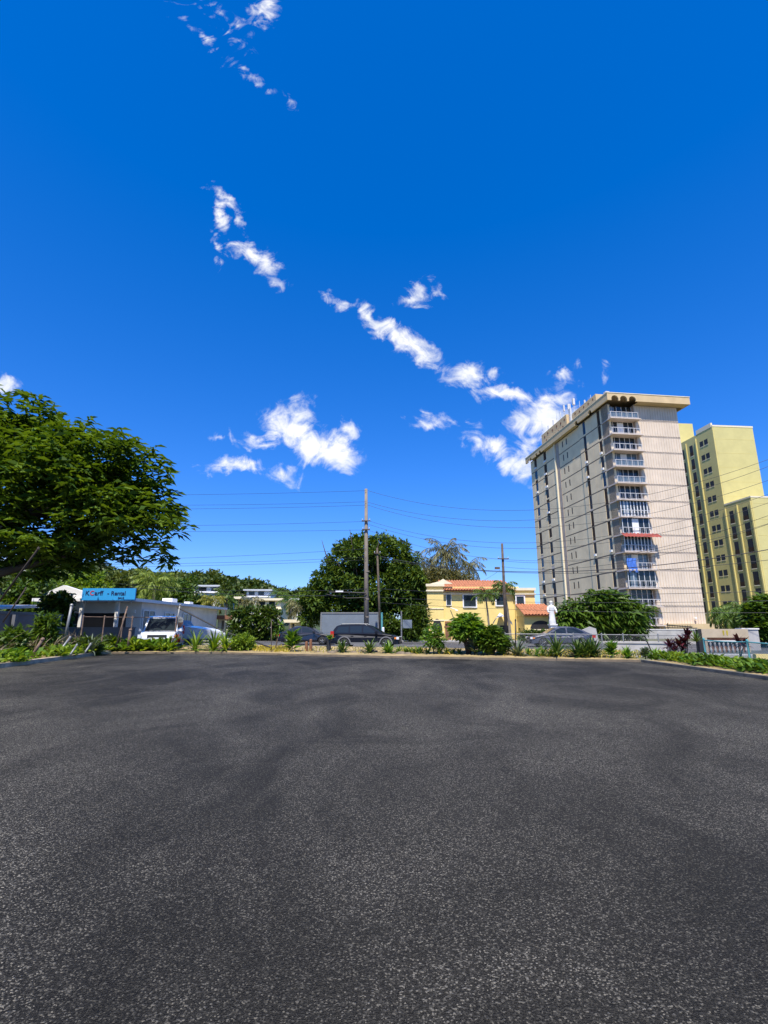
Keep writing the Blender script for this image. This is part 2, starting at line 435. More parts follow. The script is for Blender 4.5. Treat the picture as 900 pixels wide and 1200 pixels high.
def puff_points(puffs, n, r, inner=.45):
    puffs = np.asarray(puffs, float)
    w = (puffs[:, 3] * puffs[:, 4] * puffs[:, 5]) ** (2 / 3); w /= w.sum()
    k = r.choice(len(puffs), n, p=w)
    d = r.normal(0, 1, (n, 3)); d /= np.linalg.norm(d, axis=1, keepdims=True)
    rad = inner + (1.04 - inner) * r.random(n) ** .6
    P = puffs[k, :3] + d * puffs[k, 3:6] * rad[:, None]
    return P, d
def leaf_clusters(P, Nn, per, L, Wd, r, flat=0.0, out=.5, jit=.25):
    n = len(P)
    a = r.random((n, per)) * 2 * math.pi
    if flat:
        base = np.arange(per)[None, :] * (2 * math.pi / per) + r.random((n, 1)) * 6.28
        a = base + r.normal(0, .25, (n, per))
        D = np.stack([np.cos(a), np.sin(a), r.normal(0, .22, (n, per))], -1) + Nn[:, None, :] * out
    else:
        D = r.normal(0, 1, (n, per, 3)) + Nn[:, None, :] * out
    PP = np.repeat(P[:, None, :], per, 1) + r.normal(0, jit, (n, per, 3)) * L
    LL = L * r.uniform(.7, 1.25, (n * per,))
    return PP.reshape(-1, 3), D.reshape(-1, 3), LL, LL * (Wd / L)
def make_tree(name, label, loc, puffs, ncl, per, L, Wd, lm, bm='bark', trunk_r=.2, trunk_top=None, flat=0.0, out=.5, seed=1, group=None, cat='tree', inner=.45, limb_n=10, droop=.12, lean=(0, 0), root=None):
    r = np.random.default_rng(seed)
    t = root if root is not None else thing(name, label, cat, loc, group=group)
    P, Nn = puff_points(puffs, ncl, r, inner)
    PP, D, LL, WW = leaf_clusters(P, Nn, per, L, Wd, r, flat, out)
    blades_mesh('crown', lm, PP, D, LL, WW, t, seed=seed, droop=droop)
    pa = np.asarray(puffs)
    zt = trunk_top if trunk_top else pa[:, 2].min() * .7
    mb = MB()
    tp = Vector((lean[0], lean[1], zt))
    mb.tube([(0, 0, -.1), (lean[0] * .15, lean[1] * .15, zt * .15), (lean[0] * .5 + .05 * zt, lean[1] * .5, zt * .55), tp], [trunk_r * 1.35, trunk_r, trunk_r * .85, trunk_r * .8], 9)
    for k in range(min(limb_n, len(puffs))):
        q = Vector(puffs[k][:3]); md = tp.lerp(q, .5) + Vector(r.normal(0, .12, 3)) * (q - tp).length - Vector((0, 0, .06 * (q - tp).length))
        mb.tube([tp - Vector((0, 0, .1)), tp.lerp(md, .5), md, q, q + (q - md) * .5], [trunk_r * .6, trunk_r * .45, trunk_r * .33, trunk_r * .2, trunk_r * .06], 6)
    mb.build('trunk', bm, t, True)
    return t
def make_palm(name, label, loc, h, fl, nf, lm='lf_palm', bm='bark_grey', tr=.14, bend=(0.2, 0), seed=1, group=None, leaflet=.5, e_lo=-35, e_hi=75, curve=75, nl=20, hang=.35, cat='palm tree', rz=0, wid=.055):
    r = np.random.default_rng(seed)
    t = thing(name, label, cat, loc, rz, group)
    mb = MB(); top = Vector((bend[0], bend[1], h))
    mb.tube([Vector((bend[0] * q * q, bend[1] * q * q, h * q - (.1 if q == 0 else 0))) for q in (0, .08, .3, .6, .85, 1)], [tr * 1.5, tr * 1.1, tr, tr * .9, tr * .8, tr * .8], 8)
    mb.build('trunk', bm, t, True)
    P, D, Ls = [], [], []
    st = MB()
    for k in range(nf):
        az = 2 * math.pi * (k * .618) + r.normal(0, .15)
        el = R(e_lo + (e_hi - e_lo) * ((k + .5) / nf) ** .8)
        L = fl * r.uniform(.82, 1.1)
        p = top.copy(); pts = [p.copy()]
        hd = Vector((math.cos(az), math.sin(az), 0)); sd = Vector((-math.sin(az), math.cos(az), 0))
        for i in range(nl):
            q = (i + 1) / nl
            e = el - R(curve) * q ** 1.3
            d = hd * math.cos(e) + Vector((0, 0, 1)) * math.sin(e)
            p = p + d * (L / nl); pts.append(p.copy())
            if q < .1: continue
            ll = leaflet * (math.sin(math.pi * min(1, q * .9 + .12)) ** .6)
            nn = sd.cross(d)
            for sgn in (-1, 1):
                dd = sd * sgn * .85 + d * .65 + nn * .15 - Vector((0, 0, hang)) + Vector(r.normal(0, .12, 3))
                P.append(p); D.append(dd); Ls.append(ll * r.uniform(.8, 1.1))
        st.tube(pts[::3] + [pts[-1]], [.03 * fl / 2] + [.02 * fl / 2] * (len(pts[::3]) - 1) + [.004], 4)
    Ls = np.array(Ls)
    cr = blades_mesh('crown', lm, [tuple(q) for q in P], [tuple(q) for q in D], Ls, np.full(len(Ls), wid * fl / 2.2), t, seed=seed, droop=.25)
    st.build('frond_stalks', lm, cr)
    return t
def rosette(r, n, L, Wd, e_lo=10, e_hi=85, c=(0, 0, 0), curve=35):
    """strap-leaved rosette as a list of 2-segment blades; returns verts, faces"""
    vs, fs = [], []
    for k in range(n):
        az = 2.4 * k + r.normal(0, .2); el = R(e_lo + (e_hi - e_lo) * r.random())
        l = L * r.uniform(.7, 1.1); w = Wd * r.uniform(.8, 1.15)
        hd = Vector((math.cos(az), math.sin(az), 0)); sd = Vector((-math.sin(az), math.cos(az), 0)) * (w / 2)
        p = Vector(c); pts = [p.copy()]
        for i in range(4):
            e = el - R(curve) * ((i + .5) / 4) ** 1.5
            p = p + (hd * math.cos(e) + Vector((0, 0, 1)) * math.sin(e)) * (l / 4); pts.append(p.copy())
        ws = (.55, 1, .9, .6, .05)
        o = len(vs)
        for q, wq in zip(pts, ws): vs += [tuple(q - sd * wq), tuple(q + sd * wq)]
        for i in range(4): fs.append((o + 2 * i, o + 2 * i + 1, o + 2 * i + 3, o + 2 * i + 2))
    return vs, fs
def spiky(name, label, loc, n, L, Wd, lm, seed=1, group=None, e_lo=10, e_hi=85, curve=35, heads=((0, 0, 0),), cat='plant', stem=None):
    r = np.random.default_rng(seed)
    if stem:
        t = thing(name, label, cat, loc, 0, group)
        mb = MB()
        for hd in heads: mb.tube([(0, 0, -.05), (hd[0] * .6, hd[1] * .6, hd[2] * .6), hd], [.03, .022, .018], 6)
        mb.build('stem', stem, t)
        f = MB()
        for hd in heads: f.add(*rosette(r, n, L, Wd, e_lo, e_hi, hd, curve))
        f.build('leaves', lm, t, fix=False)
        return t
    f = MB()
    for hd in heads: f.add(*rosette(r, n, L, Wd, e_lo, e_hi, hd, curve))
    o = f.build(name, lm, None, fix=False); o.location = loc
    return tag(o, label, cat, group)
def bush(name, label, loc, puffs, ncl, per, L, Wd, lm, seed=1, group=None, out=.6, cat='bush'):
    r = np.random.default_rng(seed)
    P, Nn = puff_points(puffs, ncl, r, .3)
    PP, D, LL, WW = leaf_clusters(P, Nn, per, L, Wd, r, 0, out)
    o = blades_mesh(name, lm, PP, D, LL, WW, None, seed=seed); o.location = loc
    return tag(o, label, cat, group)

# ================================================================== THE SETTING
def sheet(name, pts, z, m, kind='structure'):
    mb = MB(); mb.add([(p[0], p[1], z) for p in pts], [tuple(range(len(pts)))])
    o = mb.build(name, m); tag(o, kind=kind); return o
sheet('ground', [(-3000, -300), (3000, -300), (3000, 4000), (-3000, 4000)], -.03, 'earth')
# the lot: far edge runs from FL to FR
FL = Vector((-14.9, 28.25)); FR = Vector((10.75, 21.75))
LOT = [(-13.4, -12), (10.85, -12), (10.8, 14.7), (FR.x, FR.y), (0, 24.55), (-8.8, 28.0), (FL.x, FL.y), (-13.8, 18.8)]
sheet('parking_lot', LOT, 0.0, 'asphalt')
sdir = Vector((25.65, -6.5)).normalized()        # along the street, to the right
sn = Vector((-sdir.y, sdir.x))                   # away from the camera
def SV(u, v, z=0): 
    p = Vector((0, 24.55)) + sdir * u + sn * v; return Vector((p.x, p.y, z))
# planting beds
def slab_poly(name, pts, z0, z1, m):
    mb = MB(); mb.prism([(p[0], p[1]) for p in pts], 'z', z0, z1); o = mb.build(name, m); return o
far_line = [Vector((-14.9, 28.25)), Vector((-8.8, 28.0)), Vector((0, 24.57)), Vector((10.75, 21.77))]
def strip(line, off0, off1):
    out0, out1 = [], []
    for i, p in enumerate(line):
        d = (line[min(i + 1, len(line) - 1)] - line[max(i - 1, 0)]).normalized(); n = Vector((-d.y, d.x))
        out0.append(p + n * off0); out1.append(p + n * off1)
    return out0 + out1[::-1]
def strip_prism(name, line, o0, o1, z0, z1, m):
    a = strip(line, o0, o1); mb = MB(); n = len(line)
    vs = [(p.x, p.y, z0) for p in a] + [(p.x, p.y, z1) for p in a]; k = len(a); fs = []
    for i in range(n - 1):
        q = (i, i + 1, k - 2 - i, k - 1 - i)
        fs.append(tuple(j + k for j in q)); fs.append(q[::-1])
    fs += [(i, (i + 1) % k, (i + 1) % k + k, i + k) for i in range(k)]
    mb.add(vs, fs); return mb.build(name, m)
bed = strip_prism('planting_bed', far_line, .12, 4.4, -.02, .10, 'soil'); tag(bed, kind='structure')
_n = len(far_line)
for _v in bed.data.vertices:
    if _v.co.z > 0 and _v.index % (2 * _n) >= _n: _v.co.z = .30
tag(strip_prism('kerb', far_line, 0, .12, -.02, .085, 'kerb'), kind='structure')
left_line = [Vector((-13.4, -6)), Vector((-13.8, 18.8)), Vector((-14.9, 28.25))]
right_line = [Vector((10.75, 21.75)), Vector((10.8, 14.7)), Vector((10.9, -6))]
tag(strip_prism('kerb', left_line, 0, .3, -.02, .16, 'kerb_pale'), kind='structure')
tag(strip_prism('planting_bed', left_line, .3, 3.4, -.02, .12, 'soil'), kind='structure')
tag(strip_prism('kerb', right_line, 0, .16, -.02, .10, 'kerb_dark'), kind='structure')
tag(strip_prism('planting_bed', right_line, .16, 1.7, -.02, .09, 'soil'), kind='structure')
# street and pavements, parallel to the far kerb
def band(name, v0, v1, z0, z1, m, u0=-140, u1=120):
    mb = MB(); a = [SV(u0, v0), SV(u1, v0), SV(u1, v1), SV(u0, v1)]
    mb.prism([(p.x, p.y) for p in a], 'z', z0, z1); return tag(mb.build(name, m), kind='structure')
sheet('street', [SV(-160, 6.0)[:2], SV(140, 6.0)[:2], SV(140, 24)[:2], SV(-160, 24)[:2]], -.004, 'street')
band('pavement', 4.6, 6.0, -.02, .10, 'pavement')
band('pavement', 24.0, 26.2, -.02, .13, 'pavement')
for k in range(26):
    mb = MB(); a = -80 + k * 6
    q = [SV(a, 14.9), SV(a + 3, 14.9), SV(a + 3, 15.05), SV(a, 15.05)]
    mb.add([(p.x, p.y, 0.0015) for p in q], [(0, 1, 2, 3)])
    if k == 0: allm = MB()
    allm.add(mb.v, mb.f)
mk = allm.build('road_markings', 'white'); tag(mk, kind='structure')
# hill to the left, far behind
mb = MB()
NX, NY = 60, 30
hx0, hx1, hy0, hy1 = -330, 130, 75, 420
def hill_z(x, y):
    ridge = math.exp(-((y - 230) / 95) ** 2)
    side = 1 / (1 + math.exp((x + 15) / 22))
    return max(-.1, (15.2 + 3 * math.sin(x * .045) + 1.8 * math.sin(x * .13 + y * .05)) * ridge * side + 6.5 * math.exp(-((y - 120) / 28) ** 2) * side - 2.2)
vs = [(hx0 + (hx1 - hx0) * i / NX, hy0 + (hy1 - hy0) * j / NY, 0) for j in range(NY + 1) for i in range(NX + 1)]
vs = [(x, y, hill_z(x, y)) for x, y, z in vs]
fs = [(j * (NX + 1) + i, j * (NX + 1) + i + 1, (j + 1) * (NX + 1) + i + 1, (j + 1) * (NX + 1) + i) for j in range(NY) for i in range(NX)]
mb.add(vs, fs); tag(mb.build('hills', 'hill', smooth=True), kind='structure')

exec_parts = []
# ================================================================== APARTMENT TOWER
def arc_pts(cx, cz, r, n=12, a0=0, a1=math.pi):
    return [(cx + r * math.cos(a0 + (a1 - a0) * k / n), cz + r * math.sin(a0 + (a1 - a0) * k / n)) for k in range(n + 1)]
TR = R(7)
def tower():
    u = Vector((math.cos(TR), math.sin(TR))); v = Vector((-math.sin(TR), math.cos(TR)))
    F0 = Vector((36.55, 75.6)); O = F0 + u * .6 + v * 1.3
    t = thing('apartment_tower', 'tall beige concrete apartment tower with corner balconies and antennas on its roof', 'building', (O.x, O.y, 0), TR)
    NF, Z0, DZ = 13, 1.55, 2.76
    ZT = Z0 + NF * DZ                       # underside of the fascia
    BW, FW, DEP = 4.75, 12.5, 31.0           # balcony bay width, front width, depth
    cw = MB()                                # core walls
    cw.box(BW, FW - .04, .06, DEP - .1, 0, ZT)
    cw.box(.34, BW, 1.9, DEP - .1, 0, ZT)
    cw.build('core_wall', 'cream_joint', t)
    pn = MB(); jn = MB()
    for k in range(NF):
        z0 = Z0 + k * DZ + .12; z1 = Z0 + (k + 1) * DZ - .10
        pn.box(BW + .02, FW, -.03, .055, z0, z1)
        n = 17; pw = (FW - BW) / n
        for i in range(n):
            x = BW + .02 + i * pw
            pn.box(x + .09, x + pw - .09, -.10, -.031, z0 + .05, z1 - .04)
        # far right return and far side
        pn.box(FW + .002, FW + .05, 0, DEP - .2, z0, z1)
    pn.box(BW + .02, FW + .04, -.05, .05, 0, Z0 - .02)
    pn.build('front_panels', 'cream', t)
    for k in range(NF + 1):
        z = Z0 + k * DZ
        jn.box(BW, FW + .02, -.045, .05, z - .085, z + .105)
    jn.build('joint_band', 'cream_joint', t)
    # base ledge with ironwork
    lg = MB(); lg.box(BW + .2, FW + 1.5, -.7, -.09, .95, 1.75); lg.build('entrance_ledge', 'fascia', t)
    iw = MB()
    iw.bar((5.6, -.74, 1.85), (5.6, -.74, .35), .1); iw.bar((5.4, -.74, 1.6), (9.6, -.74, 1.3), .05); iw.bar((5.2, -.74, 1.2), (10.4, -.74, 1.12), .04)
    for i in range(9): iw.bar((5.9 + i * .42, -.74, 1.55), (5.9 + i * .42, -.74, 1.2), .04)
    iw.build('ironwork', 'dark', t)
    lm = MB(); lm.lathe([(.0, 2.35), (.16, 2.4), (.18, 2.6), (.05, 2.7)], 8, (10.6, -.4, 0)); lm.box(10.55, 10.65, -.35, -.0, 2.35, 2.42); lm.build('wall_lamp', 'white', t)
    # left face: near wing, recessed centre, far wing
    lf = MB(); lr = MB(); lj = MB()
    VA, VB = 9.4, 19.3
    REC = .14
    for k in range(NF):
        z0 = Z0 + k * DZ + .10; z1 = Z0 + (k + 1) * DZ - .10
        cols = [(0.02, 2.35), (3.25, 5.15), (5.2, 7.15), (8.05, VA)]
        for a, b in cols: lf.box(0, .5, a, b, z0, z1)
        for a, b in [(VB, 23.2), (24.5, 26.0), (26.05, 27.9), (29.2, DEP)]: lf.box(0, .5, a, b, z0, z1)
        for a, b in [(VA + .0, 14.3), (14.7, 15.9), (16.3, VB)]: lr.box(REC, REC + .5, a, b, z0, z1)
        for a, b in [(14.3, 14.7), (15.9, 16.3)]:
            lr.box(REC, REC + .5, a, b, z0, z0 + .9); lr.box(REC, REC + .5, a, b, z1 - .45, z1)
        for a, b in [(23.2, 24.5), (27.9, 29.2)]:
            if (k * 5 + int(a)) % 3: lf.box(0.012, .5, a + .025, b - .025, z0 + .55, z0 + .85)
    lf.box(0, .5, 0.02, VA, 0, Z0); lf.box(0, .5, VB, DEP, 0, Z0); lr.box(REC, REC + .5, VA, VB, 0, Z0)
    lf.box(.5, .6, VB - .0, VB + .3, 0, ZT)
    lf.build('side_panels', 'shade_panel', t); lr.build('recessed_side_wall', 'shade_panel', t)
    fin = MB(); fin.box(-.22, REC + .02, VB - .32, VB - .003, 0, ZT); fin.build('fin', 'trim', t)
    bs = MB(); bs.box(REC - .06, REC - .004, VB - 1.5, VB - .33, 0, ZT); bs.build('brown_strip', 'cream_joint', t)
    for k in range(NF + 1):
        z = Z0 + k * DZ
        lj.box(.015, .5, .04, VA - .05, z - .095, z + .095); lj.box(.015, .5, VB + .05, DEP, z - .095, z + .095); lj.box(REC + .015, REC + .4, VA, VB - .4, z - .095, z + .095)
    lj.build('side_joint_band', 'joint_brown', t)
    # windows in the strips
    r = random.Random(4)
    for k in range(NF):
        z0 = Z0 + k * DZ + .06; z1 = Z0 + (k + 1) * DZ - .05
        for a, b in [(2.35, 3.25), (7.15, 8.05), (23.2, 24.5), (27.9, 29.2)]:
            w = MB(); w.box(.05, .12, a + .02, b - .02, z0 + (.55 if a > 20 else .35), z1)
            wo_ = w.build('window', r.choice(['brown_glass', 'brown_glass', 'dark', 'glass']), t)
            f = MB(); 
            f.box(.012, .11, a + .02, b - .02, z0, z0 + (.30 if a < 20 else .5)); f.build('spandrel', r.choice(['shade_panel', 'brown_glass', 'slab']), wo_)
            if r.random() < .3:
                ac = MB(); ac.box(-.2, .2, a + .2, b - .2, z0 + .34, z0 + .72); ac.build('air_conditioner', 'white', wo_)
        for a, b in [(14.3, 14.7), (15.9, 16.3)]:
            w = MB(); w.box(REC + .015, REC + .08, a, b, z0 + .9, z1 - .45); w.build('slit_window', 'dark', t)
    # balconies
    for k in range(NF):
        z = Z0 + k * DZ
        b = MB(); b.box(-.15, BW + .45, -1.0, 1.85, z - .16, z + .02)
        bo = b.build('balcony', 'slab', t)
        rl = MB(); rl.box(-.08, BW + .05, -.90, -.84, z + 1.0, z + 1.07); rl.box(-.08, BW + .05, -.90, -.84, z + .12, z + .17)
        for i in range(6): x = -.06 + i * (BW + .06) / 5; rl.box(x, x + .06, -.9, -.84, z + .02, z + 1.0)
        for i in range(9): x = .05 + i * (BW - .1) / 9; rl.box(x, x + .018, -.88, -.862, z + .17, z + 1.0)
        rl.box(-.08, -.02, -.84, .0, z + 1.0, z + 1.07); rl.box(-.08, -.02, -.84, .0, z + .12, z + .17)
        for i in range(6): rl.box(-.06, -.038, -.75 + i * .13, -.73 + i * .13, z + .17, z + 1.0)
        if k == 3:
            rl = MB(); rl.box(1.7, BW + .05, -.90, -.84, z + 1.0, z + 1.07); rl.box(1.7, BW + .05, -.90, -.84, z + .12, z + .17)
            for i in range(5): x = 1.7 + i * (BW - 1.7) / 4; rl.box(x, x + .06, -.9, -.84, z + .02, z + 1.0)
        rl.build('railing', 'rail_white', bo)
        if k in (0, 1, 2, 11, 12, 9, 8):
            gp = MB(); gp.box(.05, BW - .05, -.83, -.81, z + .18, z + .98) if k in (12, 9, 8) else None
            if gp.v: gp.build('railing_glass', 'glass_blue', bo)
        zt = z + DZ - .18
        gl = MB(); encl = k in (6, 5, 4, 2)
        gy = -.55 if encl else .55
        gl.box(.15, BW - .1, gy, gy + .05, z + .03, zt); gl.build('glazing', 'glass' if k not in (9, 3) else 'glass_blue', bo)
        mu = MB(); nm = 8 if k in (6, 4) else 5
        for i in range(nm + 1): x = .15 + i * (BW - .31) / nm; mu.box(x, x + (.14 if k in (6, 4) else .07), gy - .05, gy - .002, z + .03, zt)
        mu.build('mullions', 'white', bo)
        if k % 3 != 1:
            cu = MB(); x = .5 + (k * 1.3) % 2.6
            cu.box(x, x + 1.1, gy - .035, gy - .012, z + .1, zt - .1); cu.build('curtain', 'white' if k % 2 else 'glass_blue', bo)
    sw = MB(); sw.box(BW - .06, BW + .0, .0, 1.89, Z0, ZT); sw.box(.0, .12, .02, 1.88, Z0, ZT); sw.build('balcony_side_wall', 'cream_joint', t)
    gb = MB(); gb.box(.2, BW - .1, -.9, -.3, .0, .55); gb.build('planter', 'white', t)
    aw = MB()
    zz = Z0 + 5 * DZ - .12
    for i in range(10):
        x = -.45 + i * .62
        aw.add([(x, -.95, zz + .15), (x + .62, -.95, zz + .15), (x + .62, -1.75, zz - .42), (x + .31, -1.85, zz - .52), (x, -1.75, zz - .42), (x + .31, -1.0, zz + .28)], [(0, 5, 3, 4), (5, 1, 2, 3)])
    aw.build('awning', 'red', t)
    # fascia with arches over the balcony bay
    H = 1.25
    fx0, fx1, fy0, fy1 = -.7, FW + 1.5, -1.5, DEP + 1.2
    arches = [(.62, .62), (2.15, .62), (3.7, .62)]
    poly = [(fx0, ZT)]
    for cx, rr in arches: poly += [(cx - rr, ZT)] + [(cx - rr * math.cos(math.pi * k / 12), ZT + .25 + rr * math.sin(math.pi * k / 12)) for k in range(13)] + [(cx + rr, ZT)]
    poly += [(fx1, ZT), (fx1, ZT + H), (fx0, ZT + H)]
    fa = MB(); fa.prism(poly, 'y', fy0, fy0 + .25)
    fa.box(fx1 - .25, fx1, fy0 + .255, fy1, ZT, ZT + H)
    larch = [(4.1, .5), (8.9, .5), (24.6, .45), (26.4, .45), (29.4, .45), (30.6, .45)]
    py = [(fy0 + .255, ZT)]
    for cy, rr in larch: py += [(cy - rr, ZT)] + [(cy - rr * math.cos(math.pi * k / 10), ZT + .15 + rr * math.sin(math.pi * k / 10)) for k in range(11)] + [(cy + rr, ZT)]
    py += [(fy1, ZT), (fy1, ZT + H), (fy0 + .255, ZT + H)]
    fa.prism(py, 'x', fx0, fx0 + .25)
    fa.build('fascia', 'fascia', t)
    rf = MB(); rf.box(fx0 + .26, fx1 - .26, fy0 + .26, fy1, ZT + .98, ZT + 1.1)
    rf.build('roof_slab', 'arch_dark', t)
    sf = MB(); sf.box(BW + .1, fx1 - .27, fy0 + .27, .0, ZT + .003, ZT + .1); sf.build('soffit', 'fascia', t)
    sf2 = MB(); sf2.box(fx0 + .27, 0, VA, 23.5, ZT + .003, ZT + .1); sf2.build('soffit', 'fascia', t)
    cap = MB(); cap.box(fx0 - .06, fx1 + .06, fy0 - .06, fy0 + .3, ZT + H, ZT + H + .12); cap.box(fx0 - .06, fx0 + .3, fy0 + .303, fy1, ZT + H, ZT + H + .12); cap.box(fx1 - .3, fx1 + .06, fy0 + .303, fy1, ZT + H, ZT + H + .12); cap.build('coping', 'trim', t)
    # roof house and antennas
    ph = MB(); ph.box(1.3, 9.5, 5.0, 13.5, ZT + 1.1, ZT + 4.3); ph.box(.4, 8, 14.2, 25.5, ZT + 1.1, ZT + 4.4); ph.build('roof_house', 'fascia', t)
    op = MB()
    for y, z in [(6.0, 3.7), (7.6, 3.6), (9.2, 3.7), (10.8, 3.5), (12.4, 3.8), (7, 2.5), (9.8, 2.6)]: op.lathe([(.22, 1.28), (.22, 1.32)], 8, (0, y, ZT + z), 'x')
    for y, z in [(15, 3.6), (16.6, 3.5), (18.4, 3.6), (20.3, 3.5), (22.4, 3.7), (24, 3.5), (15.8, 2.4), (17.6, 2.2), (23.2, 2.4)]: op.lathe([(.26, .36), (.26, .42)], 8, (0, y, ZT + z), 'x')
    op.build('roof_vents', 'roof_brown', t)
    dr = MB(); dr.box(.9, 1.25, 13.55, 14.15, ZT + 1.1, ZT + 5.4); dr.build('roof_duct', 'antenna', t)
    ra = random.Random(9)
    ants = [(1.6, 2.2, 3.3, .32), (2.0, 3.6, 2.6, .14), (2.6, 4.6, 2.2, .1), (1.6, 5.6, 4.6, .06), (1.9, 7.6, 5.4, .05), (1.7, 9.4, 5.2, .1), (1.8, 11.4, 6.0, .05), (1.5, 13, 7.2, .18), (1.2, 14.6, 6.8, .12), (.8, 15.6, 7.0, .12), (.9, 17.4, 6.4, .07), (.8, 18.8, 7.4, .05), (.9, 20.6, 5.9, .1), (.8, 22.8, 5.6, .09), (.6, 25.2, 7.6, .06), (2.4, 16.2, 7.6, .12)]
    for x, y, h, w in ants:
        a = MB(); a.tube([(x, y, ZT + 1.0), (x, y, ZT + h)], .045, 5)
        if w > .06: a.box(x - w * 1.1, x + w * 1.1, y - w * 1.1, y + w * 1.1, ZT + h - (1.9 if w > .2 else 1.3), ZT + h)
        for q in (.35, .7): a.bar((x, y - .25, ZT + 1 + (h - 1) * q), (x, y + .25, ZT + 1 + (h - 1) * q), .04)
        a.build('antenna', 'rail_white' if w > .1 else 'antenna', t)
    bk = MB(); bk.box(-.2, .0, 10.5, 19.0, 0, 0.5); bk.build('plinth', 'shade_panel', t)
    c = MB()
    p = Matrix.Rotation(TR, 4, 'Z')
    zz = Z0 + 3 * DZ
    rows, cols = 8, 7; vs = []
    for j in range(rows + 1):
        for i in range(cols + 1):
            vs.append(p @ Vector((.05 + 1.5 * i / cols - .15 * math.sin(j * .6), -.97 - .06 * math.sin(i * 2.1 + j * .3), zz + 1.7 - 2.0 * j / rows - .18 * math.cos(i * 1.1) * (j / rows))) + Vector((O.x, O.y, 0)))
    c.add(vs, [(j * (cols + 1) + i, j * (cols + 1) + i + 1, (j + 1) * (cols + 1) + i + 1, (j + 1) * (cols + 1) + i) for j in range(rows) for i in range(cols)])
    o = c.build('hanging_cloth', 'blue_cloth', fix=False); tag(o, 'bright blue cloth hanging over a balcony edge of the beige tower', 'cloth')
    sm = o.modifiers.new('thick', 'SOLIDIFY'); sm.thickness = .02
tower()

# ================================================================== YELLOW TOWER
def yellow_tower():
    a = R(5)
    t = thing('apartment_tower', 'tall yellow apartment tower with dark window strips behind the beige tower', 'building', (67.3, 96, 0), a)
    HT, HW = 41.3, 24.6
    b = MB(); b.box(.3, 8.9, .0, 10.2, 0, HT); b.build('main_block', 'yellow', t)
    l = MB(); l.box(0, .297, .02, 10.2, 0, HT - .02)
    fl = 3.02
    # the shaded side is one skin with strips of openings cut by proud pieces
    l.build('side_wall', 'yellow_shade_side', t)
    core = MB(); core.box(-.5, 4.2, 10.6, 15.5, 0, HT + 5.2); core.build('lift_core', 'yellow', t)
    w2 = MB(); w2.box(.3, 16, -6.5, -.02, 0, HW); w2.build('lower_wing', 'yellow', t)
    l2 = MB(); l2.box(0, .297, -6.5, -.02, 0, HW); l2.build('wing_side_wall', 'yellow_shade_side', t)
    jb = MB()
    for k in range(13):
        z = 2.4 + k * fl
        jb.box(.3, 8.92, -.012, .02, z - .04, z + .04) if z > HW else jb.box(.3, 16.01, -6.515, -6.49, z - .04, z + .04)
    jb.build('joint_band', 'yellow_shade_side', t)
    for k in range(12):
        z = 4.0 + k * fl
        for y0, y1 in [(6.2, 7.2), (9.0, 10.0)]:
            if z + 2.4 > HT - 1.2: continue
            w = MB(); w.box(-.012, .02, y0, y1, z, z + 2.35); o = w.build('window', 'dark', t)
            s = MB(); s.box(-.05, .0, y0 - .06, y1 + .06, z - .14, z - .0); s.build('sill', 'trim', o)
            s = MB(); s.box(-.05, -.014, y0, y1, z + .02, z + .85); s.build('railing', 'brown_glass', o)
        for y0, y1 in [(1.75, 2.75), (3.05, 4.05)]:
            if z < 8: pass
            w = MB(); w.box(-.012, .02, y0, y1, z + 1.0, z + 2.15); o = w.build('window', 'dark', t)
            s = MB(); s.box(-.05, .0, y0 - .05, y1 + .05, z + .88, z + .99); s.build('sill', 'trim', o)
    for k in range(7):
        z = 2.6 + k * fl
        for y0, y1 in [(-2.0, -1.0), (-5.4, -4.2)]:
            w = MB(); w.box(-.012, .02, y0, y1, z, z + 2.45); o = w.build('window', 'dark', t)
            s = MB(); s.box(-.05, .0, y0 - .08, y1 + .08, z - .16, z); s.build('sill', 'trim', o)
            s = MB(); s.box(-.05, -.014, y0, y1, z + .02, z + .85); s.build('railing', 'brown_glass', o)
    pr = MB()
    for y in (5.0, 8.1, 10.15): pr.box(-.22, -.0, y - .12, y + .12, 0, HT - .8)
    for y in (-.1, -3.1, -6.3): pr.box(-.22, -.0, y - .14, y + .14, 0, HW - .6)
    pr.build('side_piers', 'yellow_shade_side', t)
    cp = MB(); cp.box(.0, 8.95, -.05, .25, HT, HT + .35); cp.box(-.05, .3, .251, 4.6, HT, HT + .9); cp.build('parapet', 'trim', t); cp = MB(); cp.box(-.05, 16.0, -6.55, -6.2, HW, HW + .3); cp.box(-.05, .3, -6.199, -.05, HW, HW + .3); cp.build('wing_parapet', 'trim', t)
yellow_tower()

# ================================================================== YELLOW HOUSE
def tile_roof(quad, n, m, parent, name='roof', r=.11):
    """corrugated barrel-tile slope: quad = eave-left, eave-right, ridge-right, ridge-left"""
    a, b, c, d = [Vector(q) for q in quad]
    nn = (b - a).cross(d - a).normalized(); mb = MB(); K = 6
    cols = n * K; rows = 10; vs = []
    for j in range(rows + 1):
        for i in range(cols + 1):
            s = i / cols; q = j / rows
            p = a.lerp(b, s).lerp(d.lerp(c, s), q)
            vs.append(p + nn * (r * abs(math.sin(math.pi * i / K)) - .02 * (j % 2)))
    mb.add(vs, [(j * (cols + 1) + i, j * (cols + 1) + i + 1, (j + 1) * (cols + 1) + i + 1, (j + 1) * (cols + 1) + i) for j in range(rows) for i in range(cols)])
    mb.add([a - nn * .05, b - nn * .05, c - nn * .05, d - nn * .05], [(0, 1, 2, 3)])
    return mb.build(name, m, parent)
